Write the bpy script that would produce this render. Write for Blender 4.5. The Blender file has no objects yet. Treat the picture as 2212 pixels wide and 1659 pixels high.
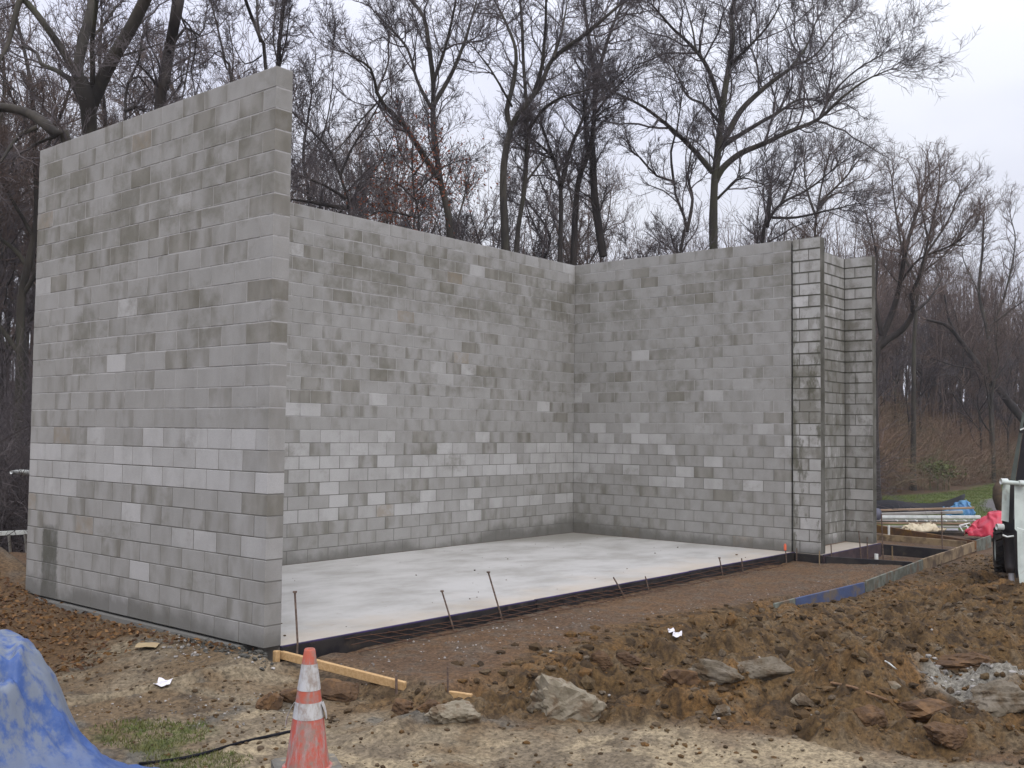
import bpy, math, random
import numpy as np

# ------------------------------------------------------------------ camera, sky, sun, exposure
scene = bpy.context.scene
COL = scene.collection
CX, CY, CZ, YAW, PIT, ROL, FPX = -5.84826, -7.85883, 2.02853, .87327, .04728, .01131, 2202.57702
def cam_axes():
    cy, sy = math.cos(YAW), math.sin(YAW)
    f = np.array([sy*math.cos(PIT), cy*math.cos(PIT), math.sin(PIT)])
    r = np.array([cy, -sy, 0.]); u = np.cross(r, f)
    return math.cos(ROL)*r + math.sin(ROL)*u, -math.sin(ROL)*r + math.cos(ROL)*u, f
AR, AU, AF = cam_axes()
CAM = np.array([CX, CY, CZ])
import mathutils
cam = bpy.data.cameras.new("camera"); camo = bpy.data.objects.new("camera", cam); COL.objects.link(camo)
M = mathutils.Matrix.Identity(4)
for i in range(3):
    M[i][0], M[i][1], M[i][2], M[i][3] = AR[i], AU[i], -AF[i], CAM[i]
camo.matrix_world = M
cam.sensor_width = 36.0; cam.lens = 36.0*FPX/2212.0; cam.clip_end = 600; cam.clip_start = .05
scene.camera = camo

EXPOSURE = 0.30
SKY_LEVEL = 7.4
HAZE = .0006
scene.view_settings.view_transform = 'Standard'
scene.view_settings.look = 'None'
scene.view_settings.exposure = EXPOSURE
scene.view_settings.gamma = 1.0
scene.view_settings.use_curve_mapping = False

SUN_EL, SUN_AZ = math.radians(48), math.radians(216)     # azimuth measured from +Y towards +X
world = bpy.data.worlds.new("World"); scene.world = world; world.use_nodes = True
wt = world.node_tree; wt.nodes.clear()
def wn(t, **k):
    n = wt.nodes.new(t)
    for a, b in k.items(): setattr(n, a, b)
    return n
w_out = wn('ShaderNodeOutputWorld'); w_bg = wn('ShaderNodeBackground'); w_bg.inputs['Strength'].default_value = .1
w_sky = wn('ShaderNodeTexSky', sky_type='NISHITA', sun_disc=False, sun_elevation=SUN_EL, sun_rotation=SUN_AZ)
w_tc = wn('ShaderNodeTexCoord'); w_sep = wn('ShaderNodeSeparateXYZ')
wt.links.new(w_tc.outputs['Generated'], w_sep.inputs[0])
# overcast cloud deck: a little brighter overhead, soft mottling
w_rng = wn('ShaderNodeMapRange', interpolation_type='SMOOTHSTEP'); w_rng.inputs['From Min'].default_value = .15; w_rng.inputs['From Max'].default_value = 1
w_rng.inputs['To Min'].default_value = 1.0; w_rng.inputs['To Max'].default_value = 2.5
wt.links.new(w_sep.outputs['Z'], w_rng.inputs['Value'])
w_no = wn('ShaderNodeTexNoise'); w_no.inputs['Scale'].default_value = 2.6; w_no.inputs['Detail'].default_value = 4; w_no.inputs['Roughness'].default_value = .45
w_map = wn('ShaderNodeMapping'); w_map.inputs['Scale'].default_value = (1, 1, 2.4); w_map.inputs['Location'].default_value = (3.1, .7, 0)
wt.links.new(w_tc.outputs['Generated'], w_map.inputs[0]); wt.links.new(w_map.outputs[0], w_no.inputs['Vector'])
w_cr = wn('ShaderNodeValToRGB')
w_cr.color_ramp.elements[0].position = .36; w_cr.color_ramp.elements[0].color = (.79, .81, .98, 1)
w_cr.color_ramp.elements[1].position = .66; w_cr.color_ramp.elements[1].color = (.97, .99, 1.08, 1)
wt.links.new(w_no.outputs['Fac'], w_cr.inputs['Fac'])
w_mul = wn('ShaderNodeVectorMath', operation='SCALE'); wt.links.new(w_cr.outputs['Color'], w_mul.inputs[0])
w_lv = wn('ShaderNodeMath', operation='MULTIPLY'); w_lv.inputs[1].default_value = SKY_LEVEL
wt.links.new(w_rng.outputs[0], w_lv.inputs[0]); wt.links.new(w_lv.outputs[0], w_mul.inputs['Scale'])
w_mix = wn('ShaderNodeMix', data_type='RGBA'); w_mix.inputs[0].default_value = .93
wt.links.new(w_sky.outputs[0], w_mix.inputs[6]); wt.links.new(w_mul.outputs[0], w_mix.inputs[7])
wt.links.new(w_mix.outputs[2], w_bg.inputs['Color']); wt.links.new(w_bg.outputs[0], w_out.inputs['Surface'])

sun = bpy.data.lights.new("sun", 'SUN'); sun.energy = 1.1; sun.angle = math.radians(25); sun.color = (1, .96, .9)
suno = bpy.data.objects.new("sun", sun); COL.objects.link(suno)
sd = mathutils.Vector((math.sin(SUN_AZ)*math.cos(SUN_EL), math.cos(SUN_AZ)*math.cos(SUN_EL), math.sin(SUN_EL)))
suno.rotation_euler = sd.to_track_quat('Z', 'Y').to_euler(); suno.location = (0, 0, 40)

# ------------------------------------------------------------------ helpers
rng = np.random.default_rng(11)
random.seed(5)
RT = np.array([math.cos(YAW), -math.sin(YAW), 0.]); FW = np.array([math.sin(YAW), math.cos(YAW), 0.]); UP = np.array([0, 0, 1.])
def ray(u, v): return AF + AR*(u-1106)/FPX - AU*(v-829.5)/FPX
def at(u, v, depth): return CAM + ray(u, v)*depth                    # a point of the place at a given distance
def atz(u, v, z):
    d = ray(u, v); return CAM + d*((z-CAM[2])/d[2])
def project(P):
    w = np.asarray(P, float) - CAM; d = w@AF
    return 1106 + FPX*(w@AR)/d, 829.5 - FPX*(w@AU)/d, d

def hash2(ix, iy, s):
    n = (ix.astype(np.int64)*374761393 + iy.astype(np.int64)*668265263 + s*974634777) & 0x7fffffff
    n = ((n ^ (n >> 13))*1274126177) & 0x7fffffff
    return ((n ^ (n >> 16)) & 0xffff)/65535.0
def vnoise(x, y, s=0):
    ix, iy = np.floor(x), np.floor(y); fx, fy = x-ix, y-iy
    fx = fx*fx*(3-2*fx); fy = fy*fy*(3-2*fy)
    a, b, c, d = hash2(ix, iy, s), hash2(ix+1, iy, s), hash2(ix, iy+1, s), hash2(ix+1, iy+1, s)
    return (a*(1-fx)+b*fx)*(1-fy) + (c*(1-fx)+d*fx)*fy
def fbm(x, y, o=4, s=0, g=.5):
    t, a, n = 0, 1., 0
    for i in range(o):
        t = t + a*(vnoise(x*2**i+i*17.3, y*2**i-i*9.1, s+i)-.5); n += a; a *= g
    return t/n*2
def smooth(e0, e1, x):
    t = np.clip((x-e0)/(e1-e0), 0, 1); return t*t*(3-2*t)
def poly_sd(X, Y, poly):
    """signed distance to a polygon (negative inside)"""
    poly = np.asarray(poly, float); d = np.full(X.shape, 1e9); ins = np.zeros(X.shape, bool)
    for i in range(len(poly)):
        a, b = poly[i], poly[(i+1) % len(poly)]
        ex, ey = b-a; wx, wy = X-a[0], Y-a[1]
        t = np.clip((wx*ex+wy*ey)/(ex*ex+ey*ey+1e-12), 0, 1)
        d = np.minimum(d, (wx-ex*t)**2+(wy-ey*t)**2)
        c = (a[1] > Y) != (b[1] > Y)
        with np.errstate(divide='ignore', invalid='ignore'):
            ins ^= c & (X < (b[0]-a[0])*(Y-a[1])/(b[1]-a[1]+1e-12)+a[0])
    d = np.sqrt(d); return np.where(ins, -d, d)

def fast_mesh(name, V, Q, smooth_=False, attrs=None):
    V = np.asarray(V, np.float32); Q = np.asarray(Q, np.int32)
    me = bpy.data.meshes.new(name); m, k = Q.shape
    me.vertices.add(len(V)); me.vertices.foreach_set('co', V.ravel())
    me.loops.add(m*k); me.loops.foreach_set('vertex_index', Q.ravel())
    me.polygons.add(m); me.polygons.foreach_set('loop_start', np.arange(0, m*k, k, dtype=np.int32))
    try: me.polygons.foreach_set('loop_total', np.full(m, k, np.int32))
    except Exception: pass
    me.polygons.foreach_set('use_smooth', np.full(m, smooth_, bool))
    me.update(calc_edges=True)
    for n, (typ, data) in (attrs or {}).items():
        a = me.attributes.new(n, typ, 'POINT')
        a.data.foreach_set({'FLOAT': 'value', 'FLOAT_VECTOR': 'vector', 'FLOAT_COLOR': 'color'}[typ], np.asarray(data, np.float32).ravel())
    return me
def tag(o, label=None, cat=None, group=None, kind=None):
    if label: o['label'] = label
    if cat: o['category'] = cat
    if group: o['group'] = group
    if kind: o['kind'] = kind
    return o
def thing(name, loc, label, cat, group=None):
    o = bpy.data.objects.new(name, None); o.empty_display_size = .1; COL.objects.link(o)
    o.location = [float(c) for c in loc]; return tag(o, label, cat, group)
def put(name, me, mat=None, parent=None, loc=None, rz=0, **t):
    """link a mesh; mesh coordinates are world coordinates unless loc is given"""
    o = bpy.data.objects.new(name, me); COL.objects.link(o)
    if mat and not me.materials: me.materials.append(mat)
    if parent:
        o.parent = parent
        base = np.array(parent.location)
        if parent.parent: base = base + np.array(parent.parent.location)
        o.location = [float(c) for c in ((np.zeros(3) if loc is None else np.array(loc)) - base)]
    elif loc is not None: o.location = [float(c) for c in loc]
    o.rotation_euler[2] = rz
    tag(o, **t); return o
class MB:
    """collects shapes (world coordinates); build() links them as ONE mesh object"""
    def __init__(s): s.V = []; s.F = []; s.n = 0
    def add(s, V, F):
        V = [tuple(map(float, v)) for v in V]
        s.V += V; s.F += [tuple(i+s.n for i in f) for f in F]; s.n += len(V); return s
    def hexa(s, c8): # 8 corners: bottom 4 ccw, top 4 ccw
        return s.add(c8, [(3, 2, 1, 0), (4, 5, 6, 7), (0, 1, 5, 4), (1, 2, 6, 5), (2, 3, 7, 6), (3, 0, 4, 7)])
    def bar(s, a, b, w, h, up=(0, 0, 1), ch=0):
        """beam from a to b, section w across x h along up, centred on the line"""
        a, b = np.array(a, float), np.array(b, float); t = b-a; t /= np.linalg.norm(t)
        sd = np.cross(t, np.array(up, float)); sd /= np.linalg.norm(sd); u = np.cross(sd, t)
        if ch <= 0:
            c = [p + sd*x*w/2 + u*y*h/2 for p in (a, b) for x, y in ((-1, -1), (1, -1), (1, 1), (-1, 1))]
            return s.add(c, [(0, 1, 2, 3), (7, 6, 5, 4), (0, 4, 5, 1), (1, 5, 6, 2), (2, 6, 7, 3), (3, 7, 4, 0)])
        w2, h2 = w/2, h/2
        sec = [(-w2+ch, -h2), (w2-ch, -h2), (w2, -h2+ch), (w2, h2-ch), (w2-ch, h2), (-w2+ch, h2), (-w2, h2-ch), (-w2, -h2+ch)]
        V = []
        L = np.linalg.norm(b-a); e = min(ch, L*.2)
        for p, k in ((a, .0), (a+t*e, 1), (b-t*e, 1), (b, .0)):
            f = 1 if k else 1-2*ch/min(w, h)
            V += [p + sd*x*f + u*y*f for x, y in sec]
        F = [tuple(range(7, -1, -1)), tuple(range(24, 32))]
        for r in range(3):
            for i in range(8):
                j = (i+1) % 8; F.append((r*8+i, r*8+j, r*8+8+j, r*8+8+i))
        F[0] = tuple(range(0, 8)); F[1] = tuple(range(31, 23, -1))
        F = [F[0], F[1]] + [tuple(reversed(f)) for f in F[2:]]
        return s.add(V, F)
    def tube(s, pts, r, n=8, cap=True):
        P = np.array(pts, float); K = len(P); R = np.broadcast_to(np.asarray(r, float), (K,))
        V, Q = tubes(P[None], R[None], n)
        F = [tuple(q) for q in Q]
        if cap: F += [tuple(range(n)), tuple(range((K-1)*n, K*n))]
        return s.add(V, F)
    def lathe(s, base, prof, n=24, axis=None):
        base = np.array(base, float); V = []; F = []
        for r, z in prof:
            for i in range(n):
                a = 2*math.pi*i/n; V.append(base + np.array([r*math.cos(a), r*math.sin(a), z]))
        for k in range(len(prof)-1):
            for i in range(n):
                j = (i+1) % n; F.append((k*n+i, k*n+j, (k+1)*n+j, (k+1)*n+i))
        return s.add(V, F)
    def build(s, name, mat, parent=None, smooth_=False, **t):
        me = bpy.data.meshes.new(name); me.from_pydata(s.V, [], s.F); me.update()
        if smooth_: me.polygons.foreach_set('use_smooth', [True]*len(me.polygons))
        return put(name, me, mat, parent, **t)

def tubes(P, R, S=3):
    """tube skins of many curves at once: P (N,K,3), R (N,K)"""
    N, K, _ = P.shape
    T = np.gradient(P, axis=1); T /= np.linalg.norm(T, axis=2, keepdims=True)+1e-9
    m = T.mean(axis=1); ref = np.where(np.abs(m[:, 2:3]) < .8, np.array([[0, 0, 1.]]), np.array([[1., .2, 0]]))[:, None, :]
    A = np.cross(T, np.broadcast_to(ref, T.shape)); A /= np.linalg.norm(A, axis=2, keepdims=True)+1e-9
    B = np.cross(T, A)
    an = np.arange(S)*2*math.pi/S
    V = P[:, :, None, :] + R[:, :, None, None]*(np.cos(an)[None, None, :, None]*A[:, :, None, :] + np.sin(an)[None, None, :, None]*B[:, :, None, :])
    idx = np.arange(N*K*S).reshape(N, K, S)
    a = idx[:, :-1, :]; b = np.roll(a, -1, axis=2); c = idx[:, 1:, :]; d = np.roll(c, -1, axis=2)
    Q = np.stack([a, b, d, c], axis=-1).reshape(-1, 4)
    return V.reshape(-1, 3), Q
def cat_geo(parts):
    V, Q, n = [], [], 0
    for v, q in parts:
        V.append(v); Q.append(q+n); n += len(v)
    return np.concatenate(V), np.concatenate(Q)

# ------------------------------------------------------------------ materials
def new_mat(name, rough=.85):
    m = bpy.data.materials.new(name); m.use_nodes = True
    nt = m.node_tree; b = nt.nodes['Principled BSDF']; b.inputs['Roughness'].default_value = rough
    b.inputs['Specular IOR Level'].default_value = .25
    return m, nt, b
def N(nt, t, ins=None, **k):
    n = nt.nodes.new(t)
    for a, b in k.items(): setattr(n, a, b)
    for a, b in (ins or {}).items():
        if hasattr(b, 'is_output') or isinstance(b, bpy.types.NodeSocket): nt.links.new(b, n.inputs[a])
        else: n.inputs[a].default_value = b
    return n
def mixc(nt, f, a, b, bt='MIX'):
    n = nt.nodes.new('ShaderNodeMix'); n.data_type = 'RGBA'; n.blend_type = bt
    for i, v in ((0, f), (6, a), (7, b)):
        if isinstance(v, bpy.types.NodeSocket): nt.links.new(v, n.inputs[i])
        else: n.inputs[i].default_value = v if i == 0 else (*v, 1)
    return n.outputs[2]
def math_(nt, op, a, b=None, c=None, clamp=False):
    n = nt.nodes.new('ShaderNodeMath'); n.operation = op; n.use_clamp = clamp
    for i, v in enumerate((a, b, c)):
        if v is None: continue
        if isinstance(v, bpy.types.NodeSocket): nt.links.new(v, n.inputs[i])
        else: n.inputs[i].default_value = v
    return n.outputs[0]
def step_(nt, v, lo, hi, a=0., b=1.):
    return N(nt, 'ShaderNodeMapRange', {'Value': v, 'From Min': lo, 'From Max': hi, 'To Min': a, 'To Max': b}, interpolation_type='SMOOTHSTEP').outputs[0]
def noise(nt, vec, scale, detail=3, rough=.55):
    return N(nt, 'ShaderNodeTexNoise', {'Vector': vec, 'Scale': scale, 'Detail': detail, 'Roughness': rough}).outputs['Fac']
def pos(nt): return nt.nodes.new('ShaderNodeNewGeometry').outputs['Position']
def objco(nt): return nt.nodes.new('ShaderNodeTexCoord').outputs['Object']
def bump(nt, b, h, strength=.3, dist=.01):
    n = N(nt, 'ShaderNodeBump', {'Height': h, 'Strength': strength, 'Distance': dist}); nt.links.new(n.outputs[0], b.inputs['Normal'])
def simple(name, c1, c2=None, scale=8, rough=.8, bs=.3, bd=.006, lo=.35, hi=.65, spec=.25, stretch=None, metal=0, c3=None, s3=2.5, lo3=.5, hi3=.65):
    m, nt, b = new_mat(name, rough); b.inputs['Specular IOR Level'].default_value = spec; b.inputs['Metallic'].default_value = metal
    p = pos(nt)
    if stretch: p = N(nt, 'ShaderNodeMapping', {'Vector': p, 'Scale': stretch}).outputs[0]
    f = noise(nt, p, scale, 5, .6)
    col = mixc(nt, step_(nt, f, lo, hi), c1, c2 or tuple(.7*x for x in c1))
    if c3: col = mixc(nt, step_(nt, noise(nt, p, s3, 4, .6), lo3, hi3), col, c3)
    nt.links.new(col, b.inputs['Base Color']); bump(nt, b, f, bs, bd); return m

def block_material(name, stain=0.0, mid=(.31, .302, .282), light=(.445, .437, .42), dark=(.215, .202, .168)):
    m, nt, b = new_mat(name, .92)
    bl = N(nt, 'ShaderNodeAttribute', attribute_name='bl').outputs['Vector']
    ga = N(nt, 'ShaderNodeAttribute', attribute_name='tone').outputs['Vector']
    oa = N(nt, 'ShaderNodeAttribute', attribute_name='block_tone', attribute_type='OBJECT').outputs['Vector']
    t = N(nt, 'ShaderNodeVectorMath', {0: ga, 1: oa}, operation='ADD').outputs[0]
    ts = N(nt, 'ShaderNodeSeparateXYZ', {0: t}); tone, dirt, seed = ts.outputs
    bs = N(nt, 'ShaderNodeSeparateXYZ', {0: bl}); bx, by, bz = bs.outputs
    P = pos(nt)
    col = mixc(nt, step_(nt, tone, 0, .5), dark, mid); col = mixc(nt, step_(nt, tone, .5, 1), col, light)
    # damp tone that gathers at the ends of each block
    off = N(nt, 'ShaderNodeCombineXYZ', {0: math_(nt, 'MULTIPLY', seed, 37.), 1: math_(nt, 'MULTIPLY', seed, 91.), 2: 0.}).outputs[0]
    q = N(nt, 'ShaderNodeVectorMath', {0: bl, 1: off}, operation='ADD').outputs[0]
    nl = noise(nt, N(nt, 'ShaderNodeMapping', {'Vector': q, 'Scale': (1, 1, .45)}).outputs[0], 6.5, 2, .5)
    ex = step_(nt, math_(nt, 'ABSOLUTE', bx), .03, .2)
    e = math_(nt, 'MULTIPLY', step_(nt, math_(nt, 'ADD', nl, math_(nt, 'MULTIPLY', ex, .22)), .42, .86), dirt, clamp=True)
    col = mixc(nt, e, col, (.15, .138, .108))
    # broad weather stains and fine aggregate speckle; most of them under the wall top and in a belt at mid height
    PS = N(nt, 'ShaderNodeSeparateXYZ', {0: P}); px, py, pz = PS.outputs
    wob = math_(nt, 'ADD', pz, math_(nt, 'MULTIPLY', noise(nt, P, 1.1, 3, .6), .9))
    belt = math_(nt, 'MULTIPLY', step_(nt, wob, 4.1, 4.8), step_(nt, wob, 5.9, 5.5)); belt2 = math_(nt, 'MULTIPLY', step_(nt, wob, 3.0, 3.4), step_(nt, wob, 4.1, 3.6))
    big = noise(nt, N(nt, 'ShaderNodeMapping', {'Vector': P, 'Scale': (1, 1, 1.2)}).outputs[0], 1.3, 6, .68)
    lift = math_(nt, 'ADD', big, math_(nt, 'ADD', math_(nt, 'MULTIPLY', belt, .145*(1-.8*stain)), math_(nt, 'MULTIPLY', belt2, .09*(1-.8*stain))))
    col = mixc(nt, step_(nt, math_(nt, 'ADD', lift, math_(nt, 'MULTIPLY', math_(nt, 'SUBTRACT', seed, .5), .07)), .55-.06*stain, .78-.1*stain, 0, .72), col, (.13, .121, .088))
    # one long damp streak down the outer face, near the far corner
    sn = math_(nt, 'MULTIPLY', math_(nt, 'SUBTRACT', noise(nt, P, 7, 3, .6), .5), .16)
    yy = math_(nt, 'ABSOLUTE', math_(nt, 'SUBTRACT', math_(nt, 'ADD', py, sn), 4.2)); st = math_(nt, 'MULTIPLY', math_(nt, 'MULTIPLY', step_(nt, yy, .21, .15), step_(nt, math_(nt, 'ADD', pz, sn), .9, .78)), step_(nt, px, .05, .03))
    col = mixc(nt, math_(nt, 'MULTIPLY', st, .95), col, (.07, .068, .05))
    tan = math_(nt, 'MULTIPLY', math_(nt, 'GREATER_THAN', seed, .991), step_(nt, noise(nt, P, 9, 4, .6), .3, .65, .1, .6)); col = mixc(nt, tan, col, (.26, .205, .14))
    mot = noise(nt, N(nt, 'ShaderNodeMapping', {'Vector': P, 'Scale': (1, 1, .8), 'Location': (9, 2, 5)}).outputs[0], 2.7, 5, .62)
    col = mixc(nt, step_(nt, mot, .42, .74, 0, .3), col, (.175, .168, .145)); col = mixc(nt, step_(nt, mot, .5, .25, 0, .3), col, (.40, .39, .375))
    smear = math_(nt, 'MULTIPLY', math_(nt, 'MULTIPLY', step_(nt, math_(nt, 'ADD', math_(nt, 'ABSOLUTE', bz), math_(nt, 'MULTIPLY', mot, .025)), .094, .108), step_(nt, noise(nt, P, 3.1, 5, .7), .45, .65)), step_(nt, pz, 1.7, 2.4)); col = mixc(nt, math_(nt, 'MULTIPLY', smear, .0 if stain else .55), col, (.44, .43, .415))
    lime = noise(nt, N(nt, 'ShaderNodeMapping', {'Vector': P, 'Scale': (6, 6, 1.4), 'Location': (4, 1, 2)}).outputs[0], 1.6, 4, .7)
    col = mixc(nt, step_(nt, lime, .66, .8, 0, .35), col, (.45, .44, .43))
    if stain:
        s2 = noise(nt, N(nt, 'ShaderNodeMapping', {'Vector': P, 'Scale': (3.4, 3.4, 1.3), 'Location': (1.7, 0, 3)}).outputs[0], 1.5, 6, .7)
        nearj = math_(nt, 'MULTIPLY', step_(nt, math_(nt, 'ABSOLUTE', math_(nt, 'ADD', py, .13)), .16, .0), .16)      # runs down beside the joint and inner corner
        midb = math_(nt, 'MULTIPLY', math_(nt, 'MULTIPLY', step_(nt, pz, 1.5, 2.2), step_(nt, pz, 4.0, 3.2)), .075)
        col = mixc(nt, math_(nt, 'MULTIPLY', step_(nt, math_(nt, 'ADD', s2, math_(nt, 'ADD', nearj, midb)), .55, .68, 0, .8), math_(nt, 'MULTIPLY', step_(nt, pz, 4.6, 3.2, .45, 1), step_(nt, px, 11.15, 11.6, 1, .6))), col, (.085, .08, .05))  # stain thinned on the recessed faces, a paler colour to offset their shade
        ed = step_(nt, math_(nt, 'ADD', math_(nt, 'ABSOLUTE', bz), math_(nt, 'MULTIPLY', s2, .02)), .09, .104)
        col = mixc(nt, math_(nt, 'MULTIPLY', ed, step_(nt, pz, 2.4, 3.6, .12, .85)), col, (.06, .058, .038))
    base = step_(nt, math_(nt, 'ADD', N(nt, 'ShaderNodeSeparateXYZ', {0: P}).outputs[2], math_(nt, 'MULTIPLY', math_(nt, 'ADD', noise(nt, P, .55, 2, .5), math_(nt, 'MULTIPLY', noise(nt, P, 5, 4, .65), .35)), -.75)), -.46, -.22, .75, 0)
    col = mixc(nt, base, col, (.105, .1, .085))
    fine = noise(nt, P, 95, 3, .7)
    col = mixc(nt, step_(nt, fine, .3, .7, .0, .22), col, (.19, .188, .18))
    nt.links.new(col, b.inputs['Base Color'])
    bump(nt, b, fine, .35, .004); return m
BLOCK = block_material('block_concrete'); BLOCK_ST = block_material('block_concrete_stained', 1.0, mid=(.40, .393, .37), light=(.52, .51, .49), dark=(.29, .28, .25))
MORTAR, nt, b = new_mat('mortar_grey', .95)
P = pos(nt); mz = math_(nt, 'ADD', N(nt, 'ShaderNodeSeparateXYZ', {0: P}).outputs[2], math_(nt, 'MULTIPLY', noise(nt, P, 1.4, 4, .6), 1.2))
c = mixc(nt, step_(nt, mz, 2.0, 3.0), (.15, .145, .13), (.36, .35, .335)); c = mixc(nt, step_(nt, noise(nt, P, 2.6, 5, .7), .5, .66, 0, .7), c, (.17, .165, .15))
nt.links.new(c, b.inputs['Base Color'])
MORTAR_DK = simple('mortar_raked', (.14, .135, .115), (.07, .066, .05), 2.5, .95)
BARK = simple('bark_grey_brown', (.066, .058, .046), (.034, .03, .026), 3.2, .95, bs=.8, bd=.03, stretch=(1, 1, .25), c3=(.07, .07, .045), s3=.9, lo3=.52, hi3=.7)
BARK_DK = simple('bark_dark', (.05, .042, .037), (.028, .024, .022), 4, .95, bs=.7, bd=.02, stretch=(1, 1, .3))
TWIG = simple('twig_brown', (.115, .098, .096), (.068, .058, .06), 1.5, .95, bs=0)
TWIG_RED = simple('twig_reddish', (.14, .102, .084), (.085, .064, .056), 1.5, .95, bs=0)
PINE = simple('pine_board', (.50, .33, .16), (.40, .25, .11), 7, .7, stretch=(1, 6, 6))
BLACKB = simple('black_form_board', (.012, .011, .013), (.03, .026, .024), 5, .55, c3=(.06, .045, .032), s3=6, lo3=.6, hi3=.75)
FRINGE_TOP = simple('form_board_fringe', (.04, .022, .10), (.025, .018, .05), 4, .5)  # purple lens fringe painted along the top of the boards
TANB = simple('weathered_tan_board', (.27, .20, .115), (.16, .115, .07), 6, .8, c3=(.1, .07, .045), s3=3)
BROWNB = simple('muddy_brown_board', (.17, .088, .04), (.1, .06, .035), 5, .85, c3=(.2, .11, .03), s3=2)
GREYB = simple('grey_green_board', (.16, .175, .145), (.09, .09, .07), 7, .85, c3=(.13, .09, .06), s3=4)
BLUEB = simple('blue_painted_board', (.06, .085, .17), (.055, .07, .13), 6, .8, c3=(.13, .105, .08), s3=4, lo3=.47, hi3=.66)
STEEL = simple('rusty_steel', (.17, .12, .09), (.09, .06, .045), 30, .7, spec=.4)
RUST = simple('rust_bar', (.085, .04, .022), (.05, .028, .018), 25, .8)
BLACKP = simple('black_plastic', (.008, .008, .01), (.013, .013, .017), 3, .5, spec=.06, bs=.1)
WHITEP = simple('white_paint', (.72, .74, .70), (.55, .57, .53), 5, .45, spec=.4, bs=.05)
RUBBER = simple('tyre_rubber', (.013, .012, .012), (.035, .028, .02), 7, .85)

# ------------------------------------------------------------------ ground relief
H = 27*.2032
def px_poly(pts, z=-.25): return [atz(u, v, z)[:2] for u, v in pts]
SAND = px_poly([(560, 1535), (700, 1560), (800, 1612), (1000, 1640), (1180, 1606), (1420, 1556), (1560, 1588), (1800, 1600), (2060, 1640), (2330, 1660), (2400, 1900), (200, 1900), (420, 1640)])
MUD = px_poly([(1090, 1470), (1300, 1385), (1480, 1342), (1690, 1305), (1870, 1284), (1990, 1240), (2110, 1195), (2170, 1188), (2500, 1190), (2600, 1420), (2300, 1650), (2050, 1640), (1700, 1590), (1300, 1550), (1000, 1560), (760, 1530), (720, 1490), (860, 1490), (980, 1510)])
LEAF = px_poly([(-300, 1150), (-40, 1195), (70, 1283), (250, 1350), (420, 1395), (545, 1412), (430, 1395), (300, 1380), (190, 1400), (90, 1425), (-300, 1500)], -.1)
PATCH_CLAY = px_poly([(1990, 1440), (2050, 1425), (2150, 1448), (2230, 1458), (2230, 1475), (2120, 1485), (2020, 1480)], -.15)
GRASS1 = px_poly([(220, 1580), (300, 1565), (430, 1570), (420, 1602), (330, 1625), (250, 1612)])
GRASS2 = px_poly([(330, 1640), (430, 1628), (520, 1640), (480, 1690), (360, 1690)])
PATH = px_poly([(2125, 1083), (2200, 1062), (2400, 1050), (2500, 1090), (2300, 1120), (2180, 1113), (2128, 1102), (2112, 1092)], -.38)
LAWN = px_poly([(1500, 1090), (1884, 1072), (2000, 1069), (2090, 1060), (2150, 1045), (2215, 1030), (2500, 1010), (2900, 1150), (2200, 1160), (1880, 1135), (1500, 1120)], -.38)
def ground_masks(X, Y):
    w = fbm(X*1.3, Y*1.3, 4, 40)*.28 + fbm(X*5, Y*5, 3, 44)*.1
    m = lambda poly, s=.15, k=1.: 1-smooth(-s, s, poly_sd(X, Y, poly)+w*k)
    return dict(sand=m(SAND, .3, 2.4), mud=m(MUD, .2), leaf=m(LEAF, .3, 1.6), clay=m(PATCH_CLAY, .12, .7), g1=m(GRASS1, .15), g2=m(GRASS2, .15), path=m(PATH, .25, .6), lawn=m(LAWN, .6, 2))
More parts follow.
